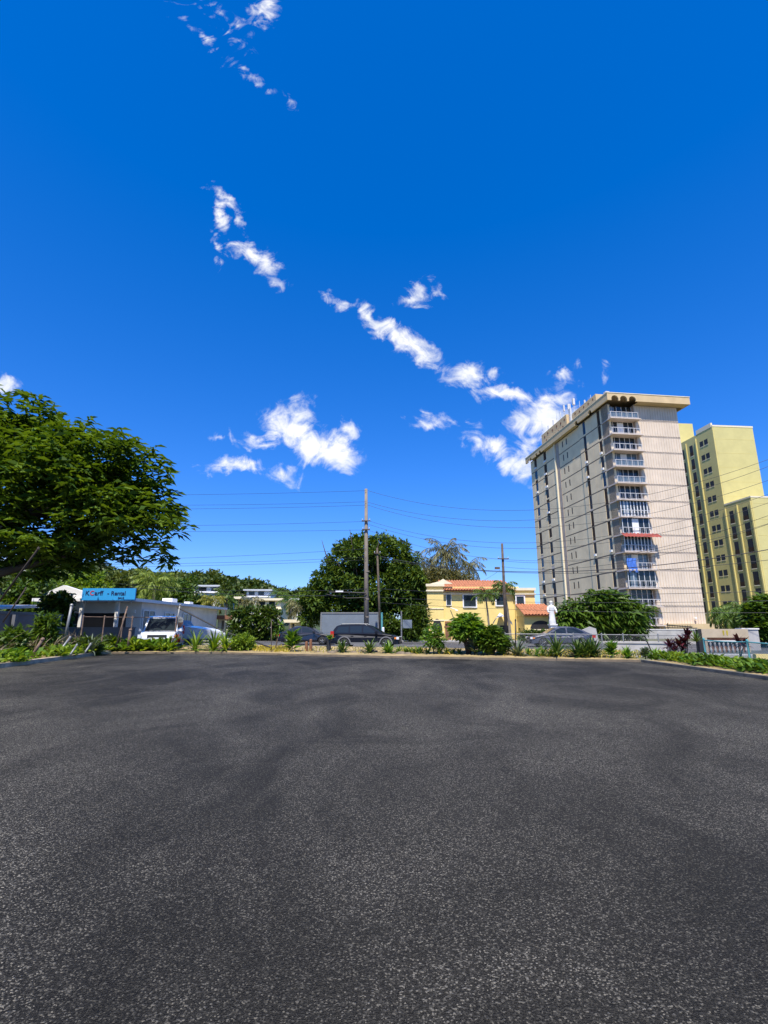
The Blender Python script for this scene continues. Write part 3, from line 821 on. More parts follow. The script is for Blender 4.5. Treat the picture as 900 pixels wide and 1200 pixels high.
def win(parent, x0, x1, z0, z1, y, frame=.1, gm='glass', arched=False, mull=1):
    if arched:
        cx, rr = (x0 + x1) / 2, (x1 - x0) / 2; hz = z1 - z0
        pts = [(x0, z0), (x1, z0)] + [(cx + rr * math.cos(math.pi * k / 14), z0 + hz * math.sin(math.pi * k / 14)) for k in range(15)][1:-1]
        w = MB(); w.prism(pts, 'y', y - .02, y + .05); o = w.build('window', gm, parent)
        s = MB(); s.box(x0 - .12, x1 + .12, y - .12, y - .022, z0 - .16, z0 - .0); s.build('sill', 'trim', o)
        return o
    w = MB(); w.box(x0, x1, y - .015, y + .05, z0, z1); o = w.build('window', gm, parent)
    f = MB()
    f.box(x0 - frame, x0, y - .09, y - .017, z0 - frame, z1 + frame); f.box(x1, x1 + frame, y - .09, y - .017, z0 - frame, z1 + frame)
    f.box(x0, x1, y - .09, y - .017, z1, z1 + frame); f.box(x0, x1, y - .11, y - .017, z0 - frame, z0)
    f.build('frame', 'white', o)
    mm = MB()
    for i in range(mull): x = x0 + (x1 - x0) * (i + 1) / (mull + 1); mm.box(x - .02, x + .02, y - .04, y - .017, z0, z1)
    if mm.v: mm.build('mullion', 'plastic', o)
    return o
def yellow_house():
    Y = 51.0
    X = lambda px: (px - 450) / 587 * Y
    x0 = X(500); 
    t = thing('house', 'two-storey yellow house with terracotta tile roofs across the street', 'house', (0, Y, 0))
    b = MB(); b.box(x0, X(519), .0, 9, 0, 5.5); b.box(X(519), X(608), .35, 9, 0, 5.35); b.box(X(602), X(625), .0, 8, 0, 5.15)
    b.build('wall', 'house_yellow', t)
    g = MB(); g.box(X(603), X(637), -2.6, -.02, 0, 2.35); g.box(X(625) + .01, X(637), 0, 6, 0, 2.3); g.build('porch_wall', 'house_yellow', t)
    pr = MB(); pr.box(x0 - .1, X(519) + .1, -.18, -.003, 4.85, 5.0); pr.box(x0 - .12, X(519) + .1, -.22, -.003, 5.35, 5.6); pr.box(x0 - .05, X(519), -.06, -.003, 3.1, 3.2)
    pr.box(x0 - .05, X(540), -.06, -.003, 1.95, 2.05)
    pr.box(X(519) + .02, X(601), .2, .347, 4.55, 4.75); pr.box(X(600), X(626), -.16, -.003, 4.5, 4.65); pr.box(X(600), X(626), -.2, -.003, 4.95, 5.2)
    pr.build('cornice', 'trim', t)
    sc = MB(); pts = [(X(503), 5.6), (X(530), 5.6), (X(528), 5.72), (X(524), 5.85), (X(519), 6.12), (X(514), 5.85), (X(508), 5.72)]
    sc.prism(pts, 'y', -.1, .3); sc.build('parapet_scroll', 'trim', t)
    rf = tile_roof([(X(519), -.25, 4.95), (X(603), -.25, 4.95), (X(600), 3.3, 6.2), (X(517), 3.3, 6.2)], 26, 'terracotta', t)
    ug = MB(); ug.prism([(-.2, 4.85), (3.3, 6.05), (3.3, 4.85)], 'x', X(519.5), X(601)); ug.build('gable_wall', 'house_yellow', rf)
    pf = tile_roof([(X(602), -3.1, 2.45), (X(640), -3.1, 2.45), (X(636), -.02, 3.55), (X(602), -.02, 3.55)], 11, 'terracotta', t, 'porch_roof')
    pg = MB(); pg.prism([(-3.0, 2.36), (-.03, 3.42), (-.03, 2.36)], 'x', X(602.5), X(636)); pg.build('porch_gable', 'house_yellow', pf)
    win(t, X(543), X(557), 3.35, 4.5, .35, .12, 'glass', mull=1)
    win(t, X(581), X(589), 3.5, 4.6, .35, .12, 'glass')
    win(t, X(603.5), X(612), 3.15, 4.35, 0, .13, 'glass', mull=1)
    win(t, X(523), X(528), 3.5, 4.55, .35, .05, 'glass', mull=0)
    win(t, X(505), X(517), .9, 2.15, 0, arched=True, gm='dark')
    win(t, X(609), X(633), 1.15, 1.95, -2.6, arched=True, gm='dark')
    dr = MB(); dr.box(X(520.5), X(527), .22, .347, 0, 1.9); dr.build('door', 'roof_brown', t)
    d2 = MB(); d2.box(X(584), X(593), .22, .347, 0, 1.5); d2.build('garage_opening', 'dark', t)
    an = MB(); n = 9
    cx, rr = X(584.5), 1.0
    for k in range(n):
        a0, a1 = math.pi * k / n, math.pi * (k + 1) / n
        an.add([(cx, .33, 1.5 + 1.25), (cx + rr * math.cos(a0), -.55, 1.5 + .85 * math.sin(a0)), (cx + rr * math.cos(a1), -.55, 1.5 + .85 * math.sin(a1))], [(0, 1, 2)])
    an.build('shell_canopy', 'white', t)
    wl = MB(); wl.bar((X(527), .2, 3.25), (X(533), -.6, 3.0), .06); wl.lathe([(.02, 0), (.16, -.14), (.1, -.18)], 8, (X(533), -.6, 3.05)); wl.build('wall_lamp', 'white', t)
    return t
yellow_house()

# ================================================================== STATUE ON ITS PILLAR AND LOW BUILDING
def statue():
    b = at(648.5, 745, 44)
    t = thing('statue', 'white robed statue standing on a white pillar beside the yellow house', 'statue', (b.x, 44, 0))
    p = MB(); p.box(-.26, .26, -.26, .26, .3, 1.5); p.box(-.33, .33, -.33, .33, 1.503, 1.62); p.box(-.34, .34, -.34, .34, -.02, .297); p.build('pillar', 'stone', t)
    f = MB(); f.lathe([(.25, 1.62), (.29, 1.68), (.25, 2.0), (.21, 2.4), (.20, 2.7), (.25, 2.95), (.27, 3.08), (.20, 3.18), (.08, 3.23), (.085, 3.28), (.12, 3.34), (.135, 3.42), (.12, 3.52), (.05, 3.58)], 16)
    f.v = [(x * 1.1, y * .8, z) for x, y, z in f.v]
    f.tube([(-.25, 0, 3.06), (-.36, -.06, 2.8), (-.34, -.26, 2.6), (-.30, -.38, 2.62)], [.09, .085, .07, .04], 8); f.tube([(.25, 0, 3.06), (.36, -.06, 2.8), (.34, -.26, 2.6), (.30, -.38, 2.62)], [.09, .085, .07, .04], 8)
    f.build('figure', 'stone', t, True)
    l = thing('low_building', 'low flat building with brown tiled roof edge beside the statue pillar', 'building', (0, 55, 0))
    X = lambda px: (px - 450) / 587 * 55
    w = MB(); w.box(X(641), X(668), 0, 5, 0, 2.2); w.build('wall', 'wall_grey', l)
    c = MB()
    for px in (641, 655, 668): c.box(X(px) - .2, X(px) + .2, -.5, -.02, 0, 2.05)
    c.build('column', 'concrete', l)
    r_ = MB(); r_.prism([(-1.2, 2.1), (-1.2, 2.25), (2.4, 3.0), (2.4, 2.1)], 'x', X(638), X(671)); r_.build('roof', 'roof_brown', l)
    s = thing('slab_wall', 'pale concrete wall panel behind the silver car', 'wall', (at(687, 745, 41.5).x, 41.5, 0))
    w = MB(); w.prism([(-.9, 0), (.95, 0), (.8, 1.25), (.35, 1.4), (-.8, .95)], 'y', -.1, .1); w.build('panel', 'concrete', s)
statue()

# ================================================================== VEHICLES
def make_wheel(parent, x, y, r, w, spokes=5, rim='alloy', side=1):
    t = MB(); t.lathe([(r * .62, -w / 2), (r * .93, -w / 2), (r, -w * .3), (r, w * .3), (r * .93, w / 2), (r * .62, w / 2)], 22, (x, y, r), 'y')
    o = t.build('wheel', 'rubber', parent, True)
    m = MB(); ys = y + side * (w / 2 - .03)
    m.lathe([(r * .66, -.02), (r * .66, .03), (r * .58, .03), (r * .58, -.02)], 22, (x, ys, r), 'y')
    m.lathe([(r * .16, -.02), (r * .16, .03)], 10, (x, ys, r), 'y')
    for k in range(spokes):
        a = 2 * math.pi * k / spokes + .3
        m.bar((x + r * .1 * math.cos(a), ys + .005 * side, r + r * .1 * math.sin(a)), (x + r * .62 * math.cos(a), ys + .005 * side, r + r * .62 * math.sin(a)), r * .17)
    m.build('rim', rim, o)
    d = MB(); d.lathe([(r * .57, -.01), (r * .57, 0)], 18, (x, ys - side * .05, r), 'y'); d.build('brake_disc', 'plastic', o)
    return o
def make_car(name, label, loc, rz, p, paint, group=None):
    t = thing(name, label, 'car', loc, rz, group)
    Wd = p['W'] / 2
    low = p['low']; arches = p['arches']; bot = p['bot']
    poly = list(low)                         # rear-bottom -> over the top -> front-bottom
    for cx, ar in sorted(arches, key=lambda a: -a[0]):
        n = 12; pts = []
        for k in range(n + 1):
            a = math.pi * k / n
            pts.append((cx + ar * math.cos(a), max(bot, p['wr'] + ar * math.sin(a))))
        poly += pts
    xs = [q[0] for q in poly]; zs = [q[1] for q in poly]; xc = (min(xs) + max(xs)) / 2; zc = (min(zs) + max(zs)) / 2; hl = (max(xs) - min(xs)) / 2
    ys = [-1, -.965, -.82, -.45, 0, .45, .82, .965, 1]
    ins = [.06, .022, .008, 0, 0, 0, .008, .022, .06]
    mb = MB(); n = len(poly); vs = []
    for yv, i_ in zip(ys, ins):
        for (x, z) in poly:
            e = abs((x - xc) / hl)
            tp = 1 - .10 * max(0, e - .72) / .28           # plan taper at nose and tail
            tum = 1 - .05 * max(0, (z - p['belt'] * .75) / (p['belt'] * .25))
            hi = z > bot + .25
            xi = x - (x - xc) / hl * (i_ * 1.3 + .16 * yv ** 4 * max(0, e - .8) / .2 * (1 if hi else .7))
            zi = z - (i_ * .9 if z > p['belt'] * .82 else 0)
            vs.append((xi, yv * Wd * tp * tum, zi))
    fs = [tuple(range(n)), tuple(range((len(ys) - 1) * n, len(ys) * n))]
    for j in range(len(ys) - 1):
        for i in range(n): fs.append((j * n + i, j * n + (i + 1) % n, (j + 1) * n + (i + 1) % n, (j + 1) * n + i))
    mb.add(vs, fs); body = mb.build('body', paint, t)
    # dark well behind the wheels
    wl = MB(); wl.box(min(xs) + .3, max(xs) - .3, -Wd * .62, Wd * .62, bot + .02, p['belt'] * .8); wl.build('underbody', 'plastic', t)
    # cabin
    gh = p['cab']; zb, zt = p['zb'], p['zt']; wb, wt = Wd * .93, Wd * p.get('tum', .74)
    def yw(z): return wb + (wt - wb) * max(0, min(1, (z - zb) / (zt - zb)))
    cb = MB(); n = len(gh)
    vs = [(x, -yw(z), z) for x, z in gh] + [(x, -yw(z) * .7, z + (.025 if z > zb + .25 else 0)) for x, z in gh] + [(x, yw(z) * .7, z + (.025 if z > zb + .25 else 0)) for x, z in gh] + [(x, yw(z), z) for x, z in gh]
    fs = [tuple(range(n)), tuple(range(3 * n, 4 * n))]
    for j in range(3):
        for i in range(n): fs.append((j * n + i, j * n + (i + 1) % n, (j + 1) * n + (i + 1) % n, (j + 1) * n + i))
    cb.add(vs, fs); cab = cb.build('cabin', paint, t)
    for s in (-1, 1):
        for w in p['wins']:
            g = MB(); o1 = [(x, s * (yw(z) + .006), z) for x, z in w]; o2 = [(x, s * (yw(z) - .02), z) for x, z in w]; k = len(w)
            g.add(o1 + o2, [tuple(range(k)), tuple(range(k, 2 * k))] + [(i, (i + 1) % k, (i + 1) % k + k, i + k) for i in range(k)]); g.build('side_window', 'glass', cab)
    for nm, (pa, pb) in (('windscreen', p['ws']), ('rear_window', p['rw'])):
        d = Vector((pb[0] - pa[0], 0, pb[1] - pa[1])); nn = Vector((-d.z, 0, d.x)).normalized()
        if (nn.x > 0) != (nm == 'windscreen'): nn = -nn
        A = Vector((pa[0], 0, pa[1])) + d * .06 + nn * .03; B = Vector((pa[0], 0, pa[1])) + d * .92 + nn * .034
        ya, yb = yw(A.z) * .88, yw(B.z) * .86
        g = MB(); g.add([A + Vector((0, -ya, 0)), A + Vector((0, ya, 0)), B + Vector((0, yb, 0)), B + Vector((0, -yb, 0))] + [q - nn * .03 for q in [A + Vector((0, -ya, 0)), A + Vector((0, ya, 0)), B + Vector((0, yb, 0)), B + Vector((0, -yb, 0))]], [(0, 1, 2, 3), (4, 5, 6, 7), (0, 1, 5, 4), (1, 2, 6, 5), (2, 3, 7, 6), (3, 0, 4, 7)])
        g.build(nm, 'glass', cab)
    for cx, ar in arches:
        for s in (-1, 1): make_wheel(t, cx, s * (Wd - .11), p['wr'], .21, p.get('spokes', 5), side=s)
    fx, rx = max(xs), min(xs)
    for s in (-1, 1):
        h = MB(); h.box(fx - .20, fx - .045, s * Wd * .86 - .13, s * Wd * .86 + .04, p['hl'][0], p['hl'][1]); ho = h.build('headlight', 'lamp_glass', t)
        h = MB(); h.box(fx - .34, fx - .205, s * Wd * .945 - .03, s * Wd * .945 + .022, p['hl'][0] + .02, p['hl'][1] - .02); h.build('indicator', 'amber', t)
        h = MB(); h.box(rx + .03, rx + .26, s * Wd * .88 - .10, s * Wd * .88 + .075, p['tl'][0], p['tl'][1]); h.build('tail_light', 'tail_red', t)
        mr_ = MB(); mx_ = p['mir']; mr_.box(mx_ - .06, mx_ + .10, s * (Wd + .02) - .0 * s, s * (Wd + .19), zb + .02, zb + .17) if s > 0 else mr_.box(mx_ - .06, mx_ + .10, -(Wd + .19), -(Wd + .02), zb + .02, zb + .17)
        mr_.bar((mx_, s * (Wd - .1), zb + .05), (mx_, s * (Wd + .03), zb + .07), .05); mr_.build('wing_mirror', paint, t)
        for hx in p['handles']:
            h = MB(); h.box(hx - .1, hx + .1, s * (Wd * .985) - .012, s * (Wd * .985) + .022, p['belt'] * .80, p['belt'] * .80 + .035); h.build('door_handle', p.get('hm', paint), t)
        sl_ = MB()
        for sx in p['seams']: sl_.box(sx - .008, sx + .008, s * Wd * 1.0 - .01, s * Wd * 1.0 + .004, bot + .1, p['belt'] * .8)
        sl_.build('door_seam', 'plastic', t)
        if 'clad' in p:
            c = MB()
            for cx, ar in arches:
                pts = [(cx + (ar + .075) * math.cos(math.pi * k / 12), p['wr'] + (ar + .075) * math.sin(math.pi * k / 12)) for k in range(13)] + [(cx + ar * math.cos(math.pi * k / 12), p['wr'] + ar * math.sin(math.pi * k / 12)) for k in range(12, -1, -1)]
                m_ = MB(); k2 = len(pts) // 2
                y0, y1 = s * (Wd - .03), s * (Wd + .018)
                for k in range(12):
                    a_, b_, c_, d_ = pts[k], pts[k + 1], pts[25 - k - 1], pts[25 - k]
                    m_.add([(a_[0], y1, a_[1]), (b_[0], y1, b_[1]), (c_[0], y1, c_[1]), (d_[0], y1, d_[1]), (a_[0], y0, a_[1]), (b_[0], y0, b_[1]), (c_[0], y0, c_[1]), (d_[0], y0, d_[1])], [(0, 1, 2, 3), (0, 1, 5, 4), (2, 3, 7, 6)])
                m_.build('wheel_arch_trim', p['clad'], t)
            a0, a1 = sorted(arches)
            c.box(a0[0] + a0[1] + .06, a1[0] - a1[1] - .06, s * Wd - .02, s * Wd + .016, bot, bot + .16); c.build('sill_trim', p['clad'], t)
    gr = MB(); gr.box(fx - .12, fx - .012, -Wd * .5, Wd * .5, p['hl'][0], p['hl'][1] - .02); gr.build('grille', 'plastic', t)
    bp = MB(); bp.box(fx - .1, fx + .012, -Wd * .68, Wd * .68, bot + .05, bot + .2); bp.build('front_bumper', 'plastic', t)
    rb = MB(); rb.box(rx - .03, rx + .1, -Wd * .7, Wd * .7, bot + .05, bot + .25); rb.build('rear_bumper', 'plastic', t)
    np_ = MB(); np_.box(rx - .036, rx - .031, -.16, .16, bot + .28, bot + .44); np_.build('number_plate', 'white', t)
    if p.get('rails'):
        for s in (-1, 1):
            r_ = MB(); y = s * wt * .9; r_.tube([(p['rails'][0], y, zt - .02), (p['rails'][0] + .15, y, zt + .07), (p['rails'][1] - .15, y, zt + .07), (p['rails'][1], y, zt - .02)], .025, 6); r_.build('roof_rail', 'galv', t)
    return t
WAGON = dict(W=1.86, bot=.24, belt=1.0, zb=.95, zt=1.53, wr=.335, tum=.76,
    low=[(-2.32, .30), (-2.36, .55), (-2.33, .86), (-2.27, 1.0), (.80, .99), (1.25, .96), (1.85, .87), (2.22, .74), (2.35, .56), (2.32, .28)],
    arches=[(1.45, .385), (-1.38, .385)],
    cab=[(-2.25, .94), (-2.12, 1.25), (-1.95, 1.45), (-1.75, 1.52), (-.6, 1.55), (.05, 1.52), (.35, 1.45), (1.22, .94)],
    wins=[[(-2.0, 1.02), (-1.83, 1.40), (-1.1, 1.44), (-1.1, 1.02)], [(-1.02, 1.02), (-1.02, 1.445), (-.2, 1.45), (-.2, 1.02)], [(-.1, 1.02), (-.1, 1.45), (.18, 1.43), (.45, 1.28), (.82, 1.02)]],
    ws=((1.22, .94), (.35, 1.45)), rw=((-2.25, .94), (-1.95, 1.45)), hl=(.60, .76), tl=(.72, 1.12), mir=.78, handles=(-.85, .05), seams=(-1.05, -.15, .88), clad='cladding', rails=(-1.75, .1), hm='plastic')
SEDAN = dict(W=1.8, bot=.2, belt=.93, zb=.88, zt=1.40, wr=.32, tum=.70,
    low=[(-2.22, .28), (-2.28, .5), (-2.26, .8), (-2.15, .93), (-1.6, .96), (.72, .92), (1.2, .88), (1.8, .78), (2.15, .66), (2.28, .5), (2.24, .24)],
    arches=[(1.40, .36), (-1.32, .36)],
    cab=[(-1.95, .90), (-1.45, 1.18), (-.95, 1.36), (-.45, 1.41), (.05, 1.40), (.35, 1.33), (1.2, .86)],
    wins=[[(-1.5, .97), (-1.12, 1.2), (-.85, 1.30), (-.35, 1.345), (-.35, .97)], [(-.26, .97), (-.26, 1.345), (.05, 1.33), (.3, 1.26), (.78, .95)]],
    ws=((1.2, .86), (.35, 1.33)), rw=((-1.95, .90), (-.95, 1.36)), hl=(.56, .70), tl=(.66, .84), mir=.72, handles=(-.55, .2), seams=(-.3, .82, -1.25))
c = at(430, 745, 35.4)
HEAD = math.atan2(sdir.y, sdir.x)
make_car('wagon_car', 'black estate car with grey wheel arch trim and roof rails parked at the kerb', (c.x, 35.2, 0), HEAD + R(6), WAGON, 'black_paint')
c = at(360, 745, 41.5)
make_car('sedan_car', 'dark sedan with a curved roof just behind the black estate car', (c.x, 41.5, 0), HEAD + R(10), SEDAN, 'dark_paint')
c = at(653, 745, 37.5)
make_car('sedan_car', 'slate grey sedan facing left in front of the yellow house', (c.x, 37.0, 0), math.pi + HEAD + R(10), SEDAN, 'silver_paint')
c = at(905, 745, 48)
wc = make_car('hatchback_car', 'white car cut off by the right edge of the photo', (c.x, 48, 0), math.pi + HEAD, SEDAN, 'white_paint')
VAN = dict(W=2.02, bot=.38, belt=1.22, zb=1.15, zt=2.02, wr=.39, tum=.80,
    low=[(-2.6, .45), (-2.66, .8), (-2.62, 1.15), (-2.55, 1.22), (1.15, 1.22), (1.6, 1.20), (2.2, 1.12), (2.52, 1.02), (2.6, .8), (2.56, .42)],
    arches=[(1.72, .46), (-1.55, .46)],
    cab=[(-2.55, 1.15), (-2.5, 1.6), (-2.4, 1.98), (-1.8, 2.04), (.3, 2.04), (.75, 1.96), (1.55, 1.14)],
    wins=[[(-2.3, 1.3), (-2.25, 1.85), (-1.0, 1.88), (-1.0, 1.3)], [(-.9, 1.3), (-.9, 1.88), (.0, 1.88), (.0, 1.3)], [(.1, 1.3), (.1, 1.88), (.55, 1.84), (1.2, 1.28)]],
    ws=((1.55, 1.14), (.75, 1.96)), rw=((-2.55, 1.15), (-2.4, 1.98)), hl=(.80, 1.0), tl=(.95, 1.5), mir=1.05, handles=(-.7, .25), seams=(-.95, .05, 1.2))
c = at(187, 745, 31.0)
make_car('large_van', 'white boxy van facing the lot with a black grille behind the left plants', (c.x, 31.5, 0), -math.pi / 2 + R(16), VAN, 'white_paint')
# ladder-rack posts on the van are part of the broken fence in front of it
# box trailer
Y = 47; a = at(378, 745, Y); b2 = at(441, 745, Y)
t = thing('box_trailer', 'grey box trailer parked behind the dark cars beneath the big tree', 'trailer', ((a.x + b2.x) / 2, Y, 0), R(-4))
hw = (b2.x - a.x) / 2 + .2
m_ = MB(); m_.box(-hw, hw, 0, 2.3, .75, 2.62); m_.build('box', 'container', t)
m_ = MB()
for z in (.75, 2.62): m_.box(-hw - .04, hw + .04, -.05, -.002, z - .06, z + .06)
for x in (-hw, hw): m_.box(x - .06, x + .06, -.048, -.002, .82, 2.55)
m_.build('edge_frame', 'galv', t)
m_ = MB(); m_.box(-hw + .1, hw - .1, .3, 2.0, .6, .745); m_.build('chassis', 'plastic', t)
for x in (-1.0, .1):
    for y in (.15, 2.1): make_wheel(t, x, y, .36, .22, 6, 'galv', -1 if y < 1 else 1)
# boat on a trailer
bt = thing('boat', 'white boat hull with pointed bow beside the white van', 'boat', (at(236, 745, 36).x, 36, .0), R(-8))
hb = MB(); vs = []; fs = []
st = [(-2.1, .78, .55, 1.35), (-1.2, .82, .5, 1.42), (-.2, .80, .48, 1.36), (.8, .62, .5, 1.22), (1.5, .34, .58, 1.08), (1.95, .05, .8, .98)]
for x, w, z0, z1 in st: vs += [(x, -w, z1), (x, -w * .92, z1 - .14), (x, -w * .62, z0 + .12), (x, 0, z0), (x, w * .62, z0 + .12), (x, w * .92, z1 - .14), (x, w, z1), (x, 0, z1 + .08)]
for i in range(len(st) - 1):
    for k in range(8): fs.append((i * 8 + k, i * 8 + (k + 1) % 8, (i + 1) * 8 + (k + 1) % 8, (i + 1) * 8 + k))
fs += [tuple(range(8)), tuple(range(40, 48))]
hb.add(vs, fs); hb.build('hull', 'white_paint', bt)
w_ = MB(); w_.add([(-.9, -.62, 1.4), (-.9, .62, 1.4), (-1.25, .55, 1.85), (-1.25, -.55, 1.85)], [(0, 1, 2, 3)]); w_.add([(-.9, -.63, 1.4), (-1.25, -.56, 1.85), (-1.9, -.6, 1.42)], [(0, 1, 2)]); w_.build('windshield', 'glass_blue', bt)
for y in (-.7, .7): make_wheel(bt, -.6, y, .28, .18, 5, 'galv', 1 if y > 0 else -1)
f_ = MB(); f_.bar((-2, -.5, .36), (2.4, 0, .36), .08); f_.bar((-2, .5, .36), (2.4, 0, .36), .08); f_.bar((-.6, -.8, .3), (-.6, .8, .3), .07); f_.bar((.9, 0, .36), (.9, 0, .55), .06); f_.bar((-1.6, 0, .36), (-1.6, 0, .55), .06); f_.build('trailer_frame', 'galv', bt)

# ================================================================== SHOP AT THE LEFT
def shop():
    Y0 = 41.0
    t = thing('shop_building', 'low white flat-roofed shop with long side wall behind the left fence', 'building', (0, 0, 0))
    A = at(160, 703, Y0); zr = A.z
    x0 = -27.5; x1 = -20.3; zt = 3.62
    b = MB(); b.box(x0, x1 - .02, Y0 + 1.6, 62, 0, zt - .25); b.build('wall', 'wall_white', t)
    r = MB(); r.prism([(x0 - .6, Y0 - .6), (x1 + .5, Y0 - .6), (x1 + .9, 63), (x0 - .6, 63)], 'z', zt - .24, zt); r.build('roof', 'white', t)
    c = MB()
    for px in (72, 94, 136): c.box(at(px, 740, Y0).x - .12, at(px, 740, Y0).x + .12, Y0 - .3, Y0 - .06, 0, zt - .25)
    c.build('post', 'wall_white', t)
    sh = MB(); sh.box(x0 + .8, x1 - 1.2, Y0 + 1.45, Y0 + 1.59, .2, 2.5); sh.build('shopfront', 'dark', t)
    bm_ = MB(); bm_.box(x0, x1 - .4, Y0 + 1.3, Y0 + 1.44, 2.5, 2.75); bm_.build('beam', 'wall_white', t)
    for y0, y1, z0, z1, g in [(42.9, 45.0, .9, 2.7, 'glass_blue'), (47.2, 49.2, 1.7, 2.6, 'glass'), (51.5, 53.6, 1.7, 2.6, 'glass')]:
        w = MB(); w.box(x1 - .05, x1 + .03, y0, y1, z0, z1); o = w.build('window', g, t)
        f = MB()
        f.box(x1 + .031, x1 + .09, y0 - .12, y0, z0 - .1, z1 + .1); f.box(x1 + .031, x1 + .09, y1, y1 + .12, z0 - .1, z1 + .1); f.box(x1 + .031, x1 + .09, y0, y1, z0 - .1, z0); f.box(x1 + .031, x1 + .09, y0, y1, z1, z1 + .1)
        f.box(x1 + .031, x1 + .07, (y0 + y1) / 2 - .04, (y0 + y1) / 2 + .04, z0, z1); f.build('frame', 'white', o)
    ac = MB(); ac.box(x1 - 1.6, x1 - .6, 50, 51.2, zt, zt + .5); ac.box(x1 - 1.0, x1 - .4, 54, 55, zt, zt + .35); ac.build('roof_unit', 'white', t)
    g = MB(); xa, xb = at(58, 700, Y0).x, at(100, 700, Y0).x
    g.prism([(xa, zt + .0), (xb, zt), (xb, zt + .55), ((xa + xb) / 2 - .2, zt + 1.05), (xa, zt + .5)], 'y', Y0 - .4, Y0 + .1); g.build('gable_parapet', 'white', t)
    # sign
    sx0, sx1 = at(98, 690, Y0 - .7).x, at(160, 690, Y0 - .7).x; z0, z1 = at(130, 703.5, Y0 - .7).z, at(130, 689.5, Y0 - .7).z
    s = thing('shop_sign', 'bright blue shop sign with dark lettering on the white shop roof', 'sign', ((sx0 + sx1) / 2, Y0 - .75, z0))
    hw = (sx1 - sx0) / 2
    p = MB(); p.box(-hw, hw, -.06, .06, 0, z1 - z0); p.build('board', 'sign_blue', s)
    l = MB()
    for x in (-hw + .3, 0, hw - .3): l.bar((x, .08, -.2), (x, .08, .5), .07)
    l.build('bracket', 'galv', s)
    def text(s_, x, z, size, m):
        cu = bpy.data.curves.new('lettering', 'FONT'); cu.body = s_; cu.size = size; cu.extrude = .01; cu.align_x = 'LEFT'; cu.offset = .004
        o = bpy.data.objects.new('lettering', cu); COL.objects.link(o); o.parent = s; o.location = (x, -.075, z); o.rotation_euler = (R(90), 0, 0)
        cu.materials.append(M[m]); bpy.context.view_layer.update(); me = bpy.data.meshes.new_from_object(o); bpy.data.objects.remove(o); o = bpy.data.objects.new('lettering', me); COL.objects.link(o); o.parent = s; o.location = (x, -.075, z); o.rotation_euler = (R(90), 0, 0); return o
    text('K', -hw + .25, .4, .5, 'navy'); text('C', -hw + .62, .4, .5, 'letter_red'); text('arff', -hw + 1.0, .4, .5, 'navy'); text('-', -hw + 2.0, .4, .5, 'navy')
    text('Rental', -hw + 2.3, .4, .46, 'navy'); text('SALE', -hw + 2.9, .1, .22, 'navy')
shop()
# pale blue shed at the far left
t = thing('shed', 'pale blue shed with white roof at the left edge behind the dark wall', 'shed', (-31.0, 34, 0), R(4))
m_ = MB(); m_.box(-4, 4.0, 0, 6, 0, 2.5); m_.build('wall', 'blue_wall', t)
m_ = MB(); m_.prism([(-.4, 2.52), (-.4, 2.66), (6.4, 3.1), (6.4, 2.9)], 'x', -4.3, 4.4); m_.build('roof', 'white', t)
m_ = MB()
for i in range(16): m_.box(-3.9 + i * .5, -3.86 + i * .5, -.03, -.002, .1, 2.45)
m_.build('batten', 'blue_wall', t)
# dark boundary wall along the left side
t = thing('boundary_wall', 'long dark grey wall behind the tangled plants at left', 'wall', (0, 0, 0))
m_ = MB(); line = [Vector((-17.3, 2)), Vector((-17.9, 20)), Vector((-18.6, 29.5))]
strip_o = strip(line, 0, .2); n = len(line)
k = len(strip_o); vs = [(p.x, p.y, -.02) for p in strip_o] + [(p.x, p.y, 2.02) for p in strip_o]; fs = []
for i in range(n - 1): q = (i, i + 1, k - 2 - i, k - 1 - i); fs += [tuple(j + k for j in q), q]
fs += [(i, (i + 1) % k, (i + 1) % k + k, i + k) for i in range(k)]
m_.add(vs, fs); m_.build('wall', 'wall_grey', t)
m_ = MB(); a = strip([p for p in line], -.05, .25); vs = [(p.x, p.y, 2.023) for p in a] + [(p.x, p.y, 2.12) for p in a]; m_.add(vs, fs); m_.build('coping', 'wall_grey', t)
m_ = MB()
for i in range(12): y = 4 + i * 2.1; x = -17.3 - .035 * y + .02; m_.box(x, x + .16, y - .1, y + .1, -.02, 2.015)
m_.build('pier', 'wall_grey', t)
# a darker low wall between lot corner and the shop
t = thing('boundary_wall', 'low dark wall in front of the white shop beneath its sign', 'wall', (-20.0, 36.0, 0), R(-8))
m_ = MB(); m_.box(-7, 2.6, 0, .2, -.02, 1.3); m_.build('wall', 'wall_grey', t)
m_ = MB(); m_.box(-7.05, 2.65, -.04, .24, 1.303, 1.38); m_.build('coping', 'wall_grey', t)
t = thing('boundary_wall', 'pale low wall running behind the white van and the boat', 'wall', (-13.5, 38.2, 0), R(-12))
m_ = MB(); m_.box(-4.5, 2.2, 0, .2, -.02, .5); m_.build('wall', 'concrete', t)
m_ = MB(); m_.box(-4.55, 2.25, -.05, .25, .503, .58); m_.build('coping', 'wall_white', t)

